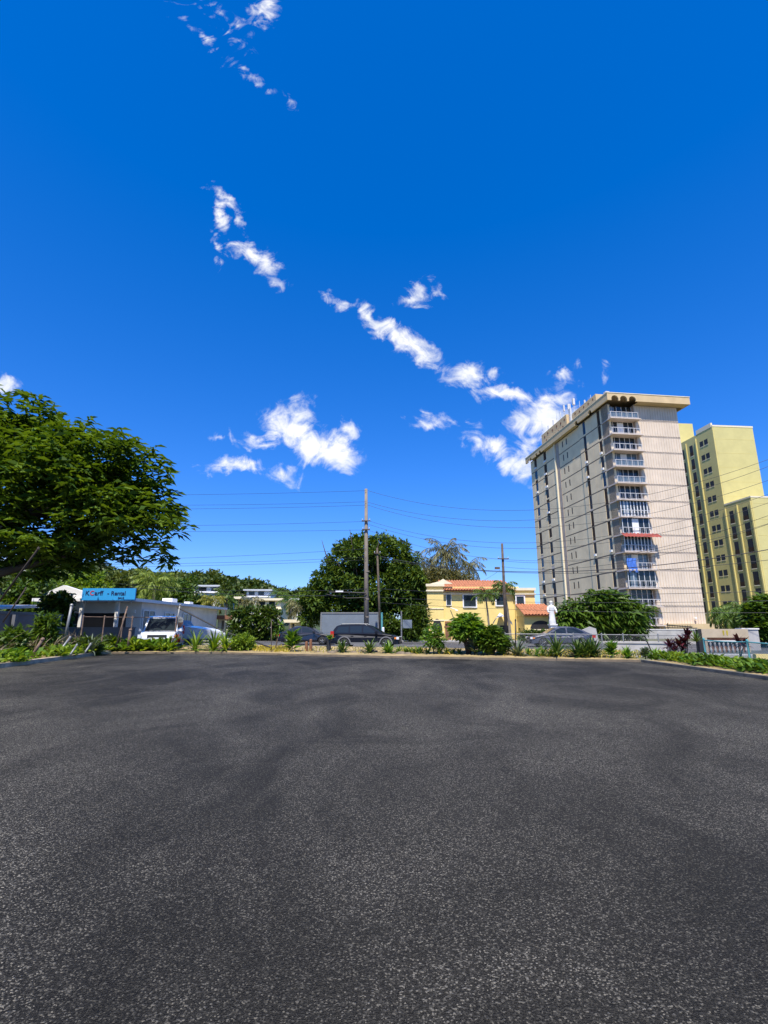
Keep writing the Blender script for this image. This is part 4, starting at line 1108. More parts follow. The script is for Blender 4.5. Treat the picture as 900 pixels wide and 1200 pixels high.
# small house with brown roof, hillside houses
def hillhouse(name, label, px0, px1, pyr, pyb, Y, roofm='roof_grey', wallm='white', group=None, over=.7, dark=True):
    a = at(px0, pyr, Y); b = at(px1, pyr, Y); zb = at(px0, pyb, Y).z
    t = thing(name, label, 'house', ((a.x + b.x) / 2, Y, 0)); hw = (b.x - a.x) / 2; zr = a.z; th = max(.35, (zr - zb) * .22)
    base = min(zb, hill_z((a.x + b.x) / 2, Y) - 1)
    m_ = MB(); m_.box(-hw + over, hw - over, over, 9, base, zr - th); m_.build('wall', wallm, t)
    m_ = MB(); m_.box(-hw, hw, 0, 10, zr - th + .003, zr); m_.build('roof', roofm, t)
    h = zr - th - zb; n = max(2, int(hw * 2 / 3.2))
    for i in range(n):
        x0 = -hw + over + .5 + i * (2 * hw - 2 * over - 1) / n; x1 = x0 + (2 * hw - 2 * over - 1) / n * .62
        w = MB(); w.box(x0, x1, over - .03, over + .05, zb + h * .25, zb + h * .9); o = w.build('window', 'glass' if dark else 'brown_glass', t)
    m_ = MB(); m_.box(-hw + .3, hw - .3, over - .5, over - .04, zb - .2, zb); m_.build('terrace', wallm, t)
    return t
hillhouse('house', 'small house with brown roof and pale upper storey behind the boat', 247, 273, 721, 742, 62, 'roof_brown', 'trim', dark=False)
m_h = hillhouse('house', 'long pale flat-roofed house high on the left hillside', 212, 267, 685.5, 694, 128)
hillhouse('house', 'long white flat-roofed house above the flowering hedge', 285, 319, 690.5, 699, 120)
hillhouse('house', 'cream villa with pale walls among palms above the hedge', 296, 333, 701, 713, 100, 'trim', 'trim')
hillhouse('house', 'white house glimpsed between palms beside the big green tree', 339, 360, 701, 712, 108, 'white', 'white')
hillhouse('house', 'pale house half hidden by the flame tree at the far left', 0, 48, 668, 684, 118, 'roof_grey', 'white')
hillhouse('house', 'yellow villa wall just right of the brown-roofed small house', 274, 283, 699, 712, 96, 'trim', 'house_yellow')
hillhouse('house', 'small cream house with dark opening behind the dark sedan', 332, 352, 726, 740, 60, 'trim', 'trim')

# ================================================================== TREES
# flame tree at the left
def flame_tree():
    r = np.random.default_rng(21)
    cx, cy, RR, RY = -17.4, 16.4, 10.4, 2.7
    puffs = []
    for _ in range(230):
        a = r.random() * 6.283; rr = math.sqrt(r.random()) * .95
        x, y = rr * math.cos(a) * RR, rr * math.sin(a) * RY
        zt = 4.9 + 5.0 * math.sqrt(max(0, 1 - rr * rr)); zb = 4.2 - .5 * rr ** 2
        z = zb + (zt - zb) * (r.random() ** .6)
        s = r.uniform(.7, 1.35)
        puffs.append((x, y, z - .15, s * 1.3, s * 1.1, s * .5))
    for _ in range(60):
        q = r.uniform(.75, .98); a = r.uniform(-1.3, 1.0); x, y = q * RR * math.cos(a), q * RY * math.sin(a)
        puffs.append((x, y, r.uniform(3.9, 4.9 + 4.6 * math.sqrt(1 - q * q)), 1.0, .9, .42))
    for _ in range(26):     # low skirt on the lot side
        a = r.uniform(-1.2, .9); q = r.uniform(.1, .85); puffs.append((q * RR * math.cos(a), q * RY * math.sin(a), r.uniform(3.45, 4.2), 1.0, .9, .45))
    K = 1.8
    t = thing('flame_tree', 'broad spreading feathery-leaved tree overhanging the left kerb', 'tree', (cx * K, cy * K, CAM_H * (1 - K)))
    t.scale = (K, K, K)
    P, Nn = puff_points(puffs, 5700, r, .45)
    Nn = Nn * np.array([1, 1, .5])
    PP, D, LL, WW = leaf_clusters(P, Nn, 8, .40, .115, r, 1.0, .3, .2)
    blades_mesh('crown', 'lf_flame', PP, D, LL, WW, t, seed=3, droop=.22)
    mb = MB(); mb.tube([(0, 0, .3), (.05, 0, .6), (.2, .1, 1.7), (.3, .1, 2.7)], [.62, .45, .4, .42], 10)
    tp = Vector((.3, .1, 2.6))
    for k in range(11):
        a = 2 * math.pi * k / 11 + .2; e = Vector((math.cos(a) * RR * .75, math.sin(a) * RY * .75, r.uniform(4.8, 6.6)))
        m1 = tp.lerp(e, .35) + Vector((0, 0, .35)) + Vector(r.normal(0, .3, 3)); m2 = tp.lerp(e, .7) + Vector((0, 0, .2)) + Vector(r.normal(0, .35, 3))
        mb.tube([tp, m1, m2, e], [.28, .2, .13, .05], 7)
        for j in range(7):
            q = puffs[int(r.integers(0, 150))]
            s0 = m1.lerp(m2, r.random()); v = Vector(q[:3])
            if (v - s0).length < 6: mb.tube([s0, s0.lerp(v, .5) + Vector((0, 0, .2)), v], [.07, .05, .02], 5)
    # heavy low limb reaching out over the kerb
    mb.tube([tp, (1.6, -.6, 2.75), (3.4, -.8, 2.75), (5.2, -.6, 3.1), (7.0, -.2, 3.7)], [.36, .30, .24, .15, .05], 8)
    mb.tube([(3.2, -.8, 2.75), (4.6, -1.6, 3.4), (6.3, -2.2, 4.3)], [.16, .11, .04], 7)
    mb.build('trunk', 'bark_dark', t, True)
flame_tree()
# big green tree behind the poles
def px_puffs(lst, Y, base, ry=None, seed=0, n_sub=1):
    out = []
    for px, py, r_ in lst:
        p = at(px, py, Y); s = r_ / 585 * Y
        out.append((p.x - base[0], (ry if ry is not None else 0), p.z - base[2], s, s, s))
    return out
b = at(432, 745, 53)
pf = px_puffs([(430, 655, 25), (404, 660, 20), (458, 655, 24), (474, 672, 18), (384, 688, 19), (372, 705, 18), (410, 690, 26), (440, 690, 28), (470, 695, 24), (486, 700, 18), (488, 722, 15), (365, 722, 12), (395, 720, 20), (430, 722, 22), (462, 722, 22), (402, 642, 9), (425, 635, 9), (445, 634, 9), (468, 645, 10), (482, 668, 10), (388, 664, 10), (374, 686, 9), (494, 690, 9), (362, 704, 7), (496, 712, 8), (414, 640, 8), (458, 638, 8)], 53, (b.x, 53, 0))
r_ = np.random.default_rng(5)
pf2 = []
for q in pf:
    pf2.append(q)
    for _ in range(4):
        d = r_.normal(0, 1, 3); d /= np.linalg.norm(d); d[1] = -abs(d[1]); s = q[3] * r_.uniform(.22, .46)
        pf2.append((q[0] + d[0] * q[3] * 1.12, q[1] + d[1] * q[3] * 1.15, q[2] + d[2] * q[3] * 1.12, s, s, s))
make_tree('broad_tree', 'large dark green dense tree rising behind the concrete pole', (b.x, 53, 0), pf2, 5200, 6, .5, .2, 'lf_big', 'bark_dark', .35, 3.0, seed=5, inner=.6, out=.9)
# tree in front of the beige tower
Y = 47; b = at(712, 748, Y)
pf = px_puffs([(712, 712, 16), (695, 718, 14), (730, 718, 14), (672, 720, 12), (664, 726, 9), (700, 704, 9), (725, 707, 9), (745, 726, 10), (752, 718, 7), (705, 730, 12), (730, 735, 10), (745, 738, 8), (682, 730, 9), (715, 700, 6)], Y, (b.x, Y, 0))
make_tree('broad_tree', 'bright green spreading tree in front of the beige tower', (b.x, Y, 0), pf, 620, 9, .85, .22, 'lf_mid', 'bark', .18, 1.2, seed=8, flat=1, out=.7, inner=.55, limb_n=14, droop=.3)
# dark hedge beneath the big tree (right)
Y = 45
def pbush(name, label, px, py, w, h, Y, lm, n, per, L, Wd, seed, cat='bush', group=None, lob=6):
    c_ = at(px, py, Y); hw = w / 2 / 585 * Y; hh = h / 585 * Y; r = np.random.default_rng(seed)
    top = at(px, py - h, Y).z
    pf = []
    for k in range(lob):
        q = (k + .5) / lob * 2 - 1
        s = hw / lob * 1.6 + .1 * hw
        zz = max(.3, top * (.62 + .2 * r.random()) - s * .3)
        pf += [(q * hw * .8, r.normal(0, .2) * hw * .4, zz * .45, s, s, max(.2, zz * .5)), (q * hw * .72, r.normal(0, .2) * hw * .4, zz, s, s, max(.15, top - zz))]
    return bush(name, label, (c_.x, Y, 0), pf, n, per, L, Wd, lm, seed, group, cat=cat)
pbush('hedge', 'dark flowering hedge with pale blossoms behind the left street side', 299, 745, 62, 34, 52, 'lf_dark', 1500, 6, .42, .2, 31, 'hedge')
r = np.random.default_rng(3)
Pf = [tuple(at(float(r.uniform(275, 328)), float(r.uniform(717, 740)), 51.2) + Vector((0, float(r.uniform(-.4, .6)), 0))) for _ in range(26)]
PP, D, LL, WW = leaf_clusters(np.array(Pf), np.tile([0, -1.0, .2], (len(Pf), 1)), 6, .14, .09, r, 0, .6)
tag(blades_mesh('blossoms', 'lf_white', PP, D, LL, WW, None, seed=2), 'white blossoms scattered over the dark flowering hedge', 'flowers', kind='stuff')
pbush('shrub', 'shaggy dark shrub at the corner left of the yellow house', 489, 748, 26, 38, 49, 'lf_dark', 500, 6, .6, .12, 33)
pbush('hedge', 'clipped dark hedge beneath the arched porch of the yellow house', 626, 748, 36, 10, 46.5, 'lf_dark', 500, 6, .22, .12, 34, 'hedge')
pbush('shrub', 'dense green shrub at the foot of the big tree', 455, 750, 60, 24, 50, 'lf_dark', 800, 6, .4, .2, 35)
pbush('broad_tree', 'dense dark shrub tree peeking over the yellow house roof at right', 634, 745, 16, 34, 66, 'lf_dark', 400, 6, .5, .25, 36, 'tree')
# palms
make_palm('royal_palm', 'slim palm with green arching fronds against the yellow house wall', (at(574, 745, 47).x, 47, 0), at(571, 698, 47).z, 1.5, 15, 'lf_palm', 'bark_grey', .09, (-.25, 0), 3, leaflet=.5, curve=95, e_lo=-10, e_hi=80, nl=16, wid=.11)
make_palm('royal_palm', 'taller palm with drooping fronds beside the wooden pole', (at(598, 745, 48).x, 48, 0), at(593, 690, 48).z, 1.8, 16, 'lf_palm', 'bark_grey', .13, (-.4, 0), 4, leaflet=.55, curve=115, e_lo=0, e_hi=80, nl=18, wid=.11)
make_palm('coconut_palm', 'tall grey-green coconut palm behind the yellow house', (at(527, 745, 66).x, 66, 0), at(526, 649, 66).z, 3.9, 26, 'lf_palm_dry', 'bark_grey', .2, (-.2, 0), 5, leaflet=.95, curve=95, e_lo=-50, e_hi=80, nl=24, hang=.7, wid=.06)
make_palm('coconut_palm', 'thin-fronded coconut palm left of the tall grey-green one', (at(497, 745, 70).x, 70, 0), at(497, 660, 70).z, 3.6, 18, 'lf_palm_dry', 'bark_grey', .2, (.1, 0), 6, leaflet=.8, curve=80, e_lo=-40, e_hi=75, nl=22, hang=.6, wid=.05)
make_palm('coconut_palm', 'shorter coconut palm at the right of the grey-green palm cluster', (at(552, 745, 68).x, 68, 0), at(553, 662, 68).z, 3.4, 18, 'lf_palm_dry', 'bark_grey', .18, (0, 0), 9, leaflet=.8, curve=95, e_lo=-50, e_hi=60, nl=20, hang=.65, wid=.06)
b = at(520, 745, 64)
pf = px_puffs([(520, 682, 16), (500, 684, 15), (540, 684, 14), (485, 690, 14), (554, 690, 9), (520, 694, 22), (506, 674, 9)], 64, (b.x, 64, 0))
make_tree('dry_tree', 'grey-brown feathery tree mass beneath the coconut palms', (b.x, 64, 0), pf, 2200, 6, .8, .11, 'lf_palm_dry', 'bark', .3, 4, seed=12, out=.4)
make_palm('coconut_palm', 'bright coconut palm standing behind the white shop roof', (at(175, 745, 62).x, 62, 0), at(175, 685, 62).z, 3.4, 26, 'lf_palm_bright', 'bark_grey', .2, (.1, 0), 13, leaflet=.9, curve=80, e_lo=-45, e_hi=85, nl=22, hang=.5, wid=.075)
make_palm('golden_palm', 'yellow-green palm just left of the small brown-roofed house', (at(246, 745, 64).x, 64, 0), at(247, 705, 64).z, 2.3, 16, 'lf_palm_gold', 'bark', .1, (0, 0), 14, leaflet=.7, curve=100, e_lo=-20, e_hi=75, nl=18, wid=.08)
for i, (px, py, Y, fl, lb) in enumerate([(262, 702, 78, 3.0, 'green palm behind the small brown-roofed house'), (291, 707, 80, 2.6, 'pale palm with dry fronds in front of the cream villa'), (339, 705, 76, 2.8, 'dusty palm between the villa and the big green tree'), (348, 713, 64, 2.4, 'low palm beside the edge of the big green tree'), (325, 697, 110, 3.0, 'thin palm standing on the hill above the villa')]):
    make_palm('coconut_palm', lb, (at(px, 745, Y).x, Y, 0), at(px, py, Y).z, fl, 18, ('lf_palm', 'lf_palm_dry')[i % 2], 'bark_grey', .16, (.2, 0), 40 + i, leaflet=.8, curve=95, e_lo=-45, e_hi=80, nl=18, hang=.55, wid=.08)
# palms and trees at the right below the yellow tower
for i, (px, py, Y, fl, lb) in enumerate([(853, 722, 62, 2.6, 'low palm right of the beige tower base'), (868, 716, 66, 2.8, 'rounded palm beneath the yellow tower windows'), (880, 722, 60, 2.3, 'small palm beside the right edge leafy tree')]):
    make_palm('low_palm', lb, (at(px, 745, Y).x, Y, 0), at(px, py, Y).z, fl, 24, 'lf_palm', 'bark', .16, (0, 0), 60 + i, leaflet=.85, curve=110, e_lo=-30, e_hi=80, nl=18, hang=.6, wid=.1)
Y = 36; b = at(893, 748, Y)
pf = px_puffs([(893, 722, 16), (905, 715, 16), (888, 735, 12), (912, 730, 14), (884, 718, 9), (900, 738, 12), (895, 708, 8)], Y, (b.x, Y, 0))
make_tree('leafy_tree', 'glossy leafy tree at the right edge of the photo', (b.x, Y, 0), pf, 900, 7, .5, .2, 'lf_mid', 'bark', .14, 1.0, seed=15, flat=1, out=.5)
# hillside woods: individual trees
GH = 'trees covering the far hillside'
protos = []
for i, (lm, lab) in enumerate((('lf_hill', 'dark rounded tree in the far hillside woods'), ('lf_hill_pale', 'pale green tree in the far hillside woods'))):
    r = np.random.default_rng(70 + i); pf = [(float(r.normal(0, 1.5)), float(r.normal(0, 1.5)), 4 + float(r.normal(0, 1.2)), *([float(r.uniform(1.2, 2.0))] * 3)) for _ in range(9)]
    protos.append((make_tree('hill_tree', lab, (0, 0, 0), pf, 620, 5, .85, .5, lm, 'bark', .25, 2.2, seed=80 + i, group=GH, inner=.5, out=.8), lab))
used = [False, False]
r = np.random.default_rng(99)
spots = []
for _ in range(78):
    spots.append((float(r.uniform(-10, 372)), float(r.uniform(150, 240))))
for _ in range(46):
    
    px_ = float(r.uniform(-10, 365)); Y_ = float(r.uniform(88, 135))
    if (208 < px_ < 272 or 284 < px_ < 362) and Y_ < 130: Y_ = 140 + Y_ * .2
    spots.append((px_, Y_))
for px, Y in spots:
    X = (px - 450) / 590 * Y
    k = 1 if r.random() < .32 else 0
    z = hill_z(X, Y) - .5; s = float(r.uniform(.75, 1.25)) * (1 if Y < 140 else 1.35); rz = float(r.uniform(0, 6.28))
    o = protos[k][0]
    if not used[k]:
        used[k] = True; o.location = (X, Y, z); o.rotation_euler = (0, 0, rz); o.scale = (s, s, s)
    else: copy_thing(o, (X, Y, z), rz, s)
# bushes hiding the foot of the hill and the shop garden
for i, (px, py, w, h, Y, lm, lb) in enumerate([
    (30, 730, 70, 55, 44, 'lf_mid', 'bright green foliage mass under the flame tree at far left'), (95, 700, 60, 30, 64, 'lf_lime', 'yellow-green foliage above the white shop roof'),
    (136, 700, 40, 30, 68, 'lf_hill_pale', 'olive foliage between shop sign and bright palm'), (205, 712, 50, 34, 72, 'lf_mid', 'green thicket behind the long shop wall'),
    (62, 735, 34, 40, 38, 'lf_dark', 'dark bush covering the left end of the shop'), (232, 722, 30, 24, 70, 'lf_dark', 'dark bush at the right end of the shop')]):
    pbush('bush', lb, px, py + 15, w, h + 15, Y, lm, 900, 6, .55 if Y > 50 else .4, .24, 110 + i)

# ================================================================== POLES AND WIRES
def utility_pole(name, label, foot, top, r0, r1, m, arms):
    t = thing(name, label, 'utility pole', (foot.x, foot.y, 0))
    d = top - Vector((foot.x, foot.y, 0))
    p = MB(); p.tube([(0, 0, -.2), d * .5, d], [r0, (r0 + r1) / 2, r1], 12); p.build('pole', m, t, True)
    for (h, w, mm) in arms:
        q = d * (h / d.z)
        a = MB(); a.box(q.x - w, q.x + w, q.y - r0 - .07, q.y - r0 * .75, h - .035, h + .035)
        ao = a.build('crossarm', mm, t)
        i_ = MB()
        for s in (-1, 1): i_.lathe([(.02, h + .036), (.04, h + .07), (.025, h + .1), (.04, h + .13), (.015, h + .17)], 8, (q.x + s * (w - .06), q.y - r0 - .05, 0))
        i_.build('insulator', 'antenna', ao)
    return t
PA = at(429.5, 748, 40.5); PA.z = 0
TA = at(429, 573, 40.5)
ta = utility_pole('utility_pole', 'tall pale concrete utility pole behind the black estate car', PA, TA, .21, .12, 'pole_concrete', [(at(429, 611, 40.5).z, .36, 'pole_wood'), (at(429, 621, 40.5).z, .32, 'pole_wood')])
m_ = MB(); zz = at(429, 702, 40.5).z
for h_ in (zz, zz + 2.2, zz - 1.4): m_.lathe([(.2, h_ - .05), (.2, h_ + .05)], 12)
m_.build('clamp_band', 'pole_concrete', ta)
PB = at(593.5, 748, 45); TB = at(588.3, 637, 45); PB.z = 0
tb = utility_pole('utility_pole', 'dark wooden utility pole leaning beside the yellow house', PB, TB, .16, .10, 'pole_wood', [(at(588, 655, 45).z, .5, 'pole_wood')])
m_ = MB(); h_ = at(586, 666, 45).z; m_.box(-.75, -.3, -.2, -.1, h_ - .1, h_ + .1); m_.build('bracket', 'pole_wood', tb)
P2 = at(446, 748, 44); T2 = at(442, 642, 44); P2.z = 0
t2 = utility_pole('utility_pole', 'slender dark wooden pole just right of the concrete pole', P2, T2, .11, .08, 'bark', [(T2.z - .5, .3, 'pole_wood')])
m_ = MB(); m_.tube([(.12, -.02, 0), (.1, -.02, 2.6)], .09, 8); m_.build('cable_guard', 'teal', t2)
# white marker posts by the pole foot
t = thing('marker_post', 'short white post standing behind the bonnet of the black estate', 'post', (at(449, 740, 41).x, 41, 0))
m_ = MB(); m_.tube([(0, 0, 0), (0, 0, 1.3), (0, 0, 1.36)], [.1, .1, .05], 8); m_.build('post', 'white', t)
t = thing('marker_post', 'grey sign post with small panel beside the big tree', 'post', (at(470.5, 745, 44).x, 44, 0))
m_ = MB(); m_.tube([(0, 0, 0), (0, 0, at(470, 716, 44).z)], .06, 8); m_.build('post', 'galv', t)
m_ = MB(); z_ = at(470, 734, 44).z; m_.box(.1, .9, -.05, .02, z_ - .15, z_ + .55); m_.build('panel', 'container', t)
# street lamp on long arm in front of the big tree
zl = at(400, 695, 40.2).z
t = thing('street_lamp', 'horizontal street lamp arm with white lamp head fixed to the concrete pole', 'street lamp', (PA.x, 40.2, zl))
m_ = MB(); m_.tube([(-.05, 0, 0), (-1.4, -.1, .05), (-3.0, -.2, .06)], [.06, .05, .04], 8); m_.build('arm', 'dark', t)
m_ = MB(); m_.box(-2.45, -1.85, -.32, -.06, .06, .17); m_.build('lamp_head', 'white', t)
m_ = MB(); m_.tube([(-.05, .05, -.35), (-1.6, .0, -.4), (-3.2, -.2, -.1)], .03, 6); m_.build('brace', 'dark', t)
# wires
GW = 'overhead wires strung between the utility poles'
def wire(a, b, sag, r_, label, n=26):
    m_ = MB(); pts = []
    for i in range(n + 1):
        q = i / n; p = a.lerp(b, q); pts.append((p.x, p.y, p.z - sag * 4 * q * (1 - q)))
    m_.tube(pts, r_ * .72, 5); o = m_.build('overhead_wire', 'wire', fix=False)
    return tag(o, label, 'wire', GW)
def zat(py): return at(429, py, 40.3).z
LBL_L = 'thin dark overhead wire running left from the concrete pole'
LBL_R = 'thin dark overhead wire running right from the concrete pole'
for py, pe, sg in [(575, 577, .25), (588, 588, .3), (592, 592.5, .3), (611, 613, .25), (621, 620, .2), (643, 651, .35), (653, 657, .3), (656, 660, .3)]:
    A_ = at(429, py, 40.3); B_ = at(150, pe, 41.2); D_ = (B_ - A_); wire(A_, A_ + D_ * 1.75, sg, .016, LBL_L)
for py, pe in [(575, 516), (588.5, 524), (592, 540), (610, 556), (614, 566), (621, 590)]:
    A_ = at(431, py, 40.3); E_ = at(900, pe, 28.4); D_ = E_ - A_
    B_ = A_ + D_ * 1.12; wire(A_, B_, 3.0, .016, LBL_R)
for py, pe, yy, rr, sg in [(652, 633, 26, .035, 1.6), (655, 648, 26, .02, 1.2), (690, 690, 27, .02, .4), (700, 702, 27, .018, .3), (706, 716, 27, .018, .3)]:
    A_ = at(445, py, 43.8); E_ = at(900, pe, yy + 2); B_ = A_ + (E_ - A_) * 1.1; wire(A_, B_, sg, rr, 'thicker sagging cable running right past the wooden pole' if rr > .03 else 'low overhead cable crossing in front of the beige tower')
for py, pe in [(657, 690), (664, 700)]:
    A_ = at(588, py, 45); E_ = at(900, pe - 95, 27); wire(A_, A_ + (E_ - A_) * 1.1, 1.3, .016, 'overhead wire running right from the wooden pole')
wire(at(430, 697, 40.3), at(150, 688, 39), .3, .03, 'thick low cable running left above the hedge'); 
wire(at(430, 690, 40.3), at(140, 684, 39.5), .35, .02, 'thin low cable running left above the hedge')
wire(at(586, 668, 45), at(565, 681, 50.8), .05, .014, 'short service wire from the wooden pole to the yellow house')

# ================================================================== FENCES
def post(name, label, a, b, r_, m, group=None, knob=True):
    t = thing(name, label, 'pole', (a.x, a.y, a.z)); d = b - a
    p = MB(); p.tube([(0, 0, -.15), d], r_, 8); p.build('pipe', m, t, True)
    if knob:
        k = MB(); k.lathe([(r_ * 1.3, -.03), (r_ * 1.35, .0), (r_ * .9, .05), (.01, .07)], 8, d); k.build('cap', m, t)
    return t
def chain_fence(name, label, pts, h, pm, gap=None, mesh_m='galv', cell=.085, rail=True, sag=0, wr=.0035):
    t = thing(name, label, 'fence', (pts[0].x, pts[0].y, 0)); o = pts[0].copy(); o.z = 0
    L = [p - o for p in pts]
    for p in L:
        m_ = MB(); m_.tube([(p.x, p.y, -.05), (p.x, p.y, h + .04)], .035, 8); m_.lathe([(.045, h + .03), (.04, h + .07), (.01, h + .09)], 8, (p.x, p.y, 0)); m_.build('post', pm, t)
    if rail:
        m_ = MB()
        for i in range(len(L) - 1):
            a, b = L[i], L[i + 1]; m_.tube([Vector((a.x, a.y, h)).lerp(Vector((b.x, b.y, h)), q) - Vector((0, 0, sag * 4 * q * (1 - q))) for q in (0, .25, .5, .75, 1)], .024, 6)
        m_.build('top_rail', pm, t)
    m_ = MB()
    for i in range(len(L) - 1):
        a, b = L[i], L[i + 1]; ln = (Vector((b.x, b.y)) - Vector((a.x, a.y))).length; d = (b - a) / ln; hh = h - .04
        n = int((ln + hh) / cell)
        for k in range(n):
            s0 = k * cell - hh
            for sg in (1, -1):
                # line going up to the right / left
                q0, z0, q1, z1 = s0, 0, s0 + hh, hh
                if q0 < 0: z0 = -q0; q0 = 0
                if q1 > ln: z1 = hh - (q1 - ln); q1 = ln
                if q1 <= q0: continue
                if sg < 0: q0, q1 = ln - q0, ln - q1
                pa = Vector((a.x + d.x * q0, a.y + d.y * q0, z0 + .03)); pb = Vector((a.x + d.x * q1, a.y + d.y * q1, z1 + .03))
                m_.tube([pa, pb], wr, 3, False)
    m_.build('wire_mesh', mesh_m, t, fix=False)
    return t
# right: teal fence along the lot side
chain_fence('chain_link_fence', 'teal chain-link fence standing in the right planting strip', [Vector((12.35, 19.9, 0)), Vector((12.4, 17.6, 0)), Vector((12.5, 15.2, 0)), Vector((12.6, 12.5, 0))], .95, 'teal', mesh_m='teal', sag=.03, cell=.07, wr=.004)
# far right street-side fence
Yf = 28.2
pts = [Vector((at(px, 745, y).x, y, 0)) for px, y in ((592, 31.0), (672, 29.6), (705, 28.6), (730, 28.0), (771, 27.0), (800, 26.2))]
chain_fence('chain_link_fence', 'grey chain-link fence with bent top rail behind the far right plants', pts, 1.0, 'galv', cell=.11, wr=.0028)
# left corner fence, mostly fallen
pts = [Vector((at(px, 745, y).x, y, 0)) for px, y in ((95, 27.4), (120, 28.2), (142, 28.8), (153, 29.1), (205, 29.9))]
chain_fence('chain_link_fence', 'rusting chain-link fence in front of the white van', pts, 1.95, 'rust', cell=.13, mesh_m='dark', wr=.004)
GP = 'rusty leaning pipes left from the broken fence'
for i, (x0, y0, Y0, x1, y1, Y1, rr, mm, lb) in enumerate([
    (76, 748, 24.5, 84, 709, 24.5, .06, 'galv', 'upright grey pipe with a forked top among the left plants'),
    (66, 765, 23, 82, 747, 23.5, .045, 'galv', 'short grey pipe leaning right near the left kerb'),
    (36, 768, 21, 50, 749, 21, .06, 'rust', 'brown stub leaning right beside the lime plants'),
    (83, 763, 23, 90, 756, 23.5, .04, 'galv', 'stub of pipe poking from the ground cover at left'),
    (100, 761, 24, 106, 755, 24.4, .04, 'galv', 'second stub of pipe nearer the fence at left'),
    (136, 755, 28.2, 149, 712, 28.2, .04, 'rust', 'tall thin pipe leaning beside the shop window'),
    (150, 757, 28.5, 153, 738, 28.5, .075, 'rust', 'thick brown post left of the white van'),
    (0, 700, 19, 45, 643, 17.5, .035, 'bark_dark', 'dark pole slanting up into the flame tree'),
    (4, 725, 21, 30, 690, 21, .03, 'bark_dark', 'dark stick slanting in front of the pale blue shed'),
    (205, 740, 30, 211, 709, 30, .05, 'galv', 'grey fence post standing right of the white van'),
    (318, 766, 27.5, 318, 727, 27.5, .02, 'bark', 'thin bare sapling stake in front of the street'),
    (604, 769, 24.3, 604, 727, 24.3, .03, 'dark', 'thin black post in front of the yellow porch')]):
    post('leaning_pipe' if i < 10 else 'thin_stake', lb, at(x0, y0, Y0), at(x1, y1, Y1), rr, mm)
t = thing('handrail', 'long fallen rail sloping down right from the white van', 'rail', (0, 0, 0))
m_ = MB(); m_.tube([at(208, 712, 30), at(232, 724, 29.9), at(262, 740, 29.6), at(290, 749, 29.2), at(318, 759, 28.8)], .04, 8); m_.build('rail', 'dark', t)
m_ = MB(); m_.tube([at(262, 740, 29.6), at(253, 753, 29.6)], .04, 8); m_.tube([at(271, 743, 29.6), at(271, 758, 29.6)], .04, 8); m_.build('leg', 'galv', t)
for i, (px, lb) in enumerate([(358.5, 'left one of two brown wooden stubs in the bed'), (363.5, 'right one of two brown wooden stubs in the bed')]):
    t = thing('wooden_stub', lb, 'stump', gnd(px, 766.5))
    m_ = MB(); m_.tube([(0, 0, 0), (.02, 0, .35), (.01, 0, .62 + .12 * i), (0, 0, .66 + .12 * i)], [.09, .085, .075, .04], 9); m_.build('stub', 'wood_stub', t)
t = thing('bollard', 'dark post with green leaves growing on it in the bed', 'post', gnd(385, 767))
m_ = MB(); m_.tube([(0, 0, 0), (0, 0, .75), (0, 0, .8)], [.13, .12, .06], 9); m_.build('post', 'plastic', t)
f = MB(); f.add(*rosette(np.random.default_rng(3), 14, .4, .14, 20, 85, (.05, 0, .75), 40)); f.build('leaves', 'lf_fresh', t, fix=False)
# low wall at the far right of the bed
a, b = at(724, 770, 25.2), at(776, 770, 24.4)
t = thing('low_wall', 'low white-grey concrete wall at the right end of the bed', 'wall', (a.x, 26.0, 0), HEAD)
m_ = MB(); m_.box(0, 2.6, 0, .22, -.02, .62); m_.build('wall', 'concrete', t)
m_ = MB(); m_.box(-.04, 2.64, -.04, .26, .623, .69); m_.build('coping', 'concrete', t)
# entrance sign wall
Yg = 29.5
t = thing('entrance_wall', 'beige entrance wall with yellow emblem and white balusters behind the teal fence', 'wall', (at(850, 745, Yg).x, Yg, 0), HEAD + R(10))
hw = 1.28
m_ = MB(); m_.box(-hw, hw, 0, .3, .82, 1.3); m_.box(-hw, -hw + .25, .0, .3, -.02, .818); m_.box(hw - .16, hw, 0, .3, -.02, .818); m_.build('wall', 'beige_wall', t)
m_ = MB(); m_.box(-hw + .26, hw - .17, .12, .28, -.02, .815); m_.build('recess', 'roof_brown', t)
for i in range(9):
    m_ = MB(); x = -hw + .42 + i * .24; m_.lathe([(.04, 0), (.07, .12), (.035, .3), (.06, .45), (.04, .62)], 8, (x, .05, 0)); m_.build('baluster', 'concrete', t)
m_ = MB(); m_.box(-hw + .26, hw - .17, -.01, .11, .58, .66); m_.build('rail', 'wall_white', t)
m_ = MB()
for x in (-.08, .12):
    m_.add([(x - .05, -.012, 1.22), (x + .05, -.012, 1.22), (x + .03, -.012, .98), (x - .01, -.012, .92), (x - .04, -.012, .98)], [(0, 1, 2, 3, 4)])
    m_.add([(x - .05, -.004, 1.22), (x + .05, -.004, 1.22), (x + .03, -.004, .98), (x - .01, -.004, .92), (x - .04, -.004, .98)], [(0, 1, 2, 3, 4)])
m_.build('emblem', 'lf_yellow', t)
m_ = MB(); m_.box(-hw - .22, -hw - .02, .0, .25, -.02, 1.28); m_.build('end_post', 'dark', t)
t = thing('gate_pier', 'grey concrete pier beside the entrance wall at right', 'pier', (at(880, 745, 32).x, 32, 0))
m_ = MB(); m_.box(-.5, .5, 0, .5, -.02, 1.25); m_.build('pier', 'concrete', t)
m_ = MB(); m_.box(-.55, .55, -.05, .55, 1.253, 1.33); m_.build('cap', 'wall_white', t)
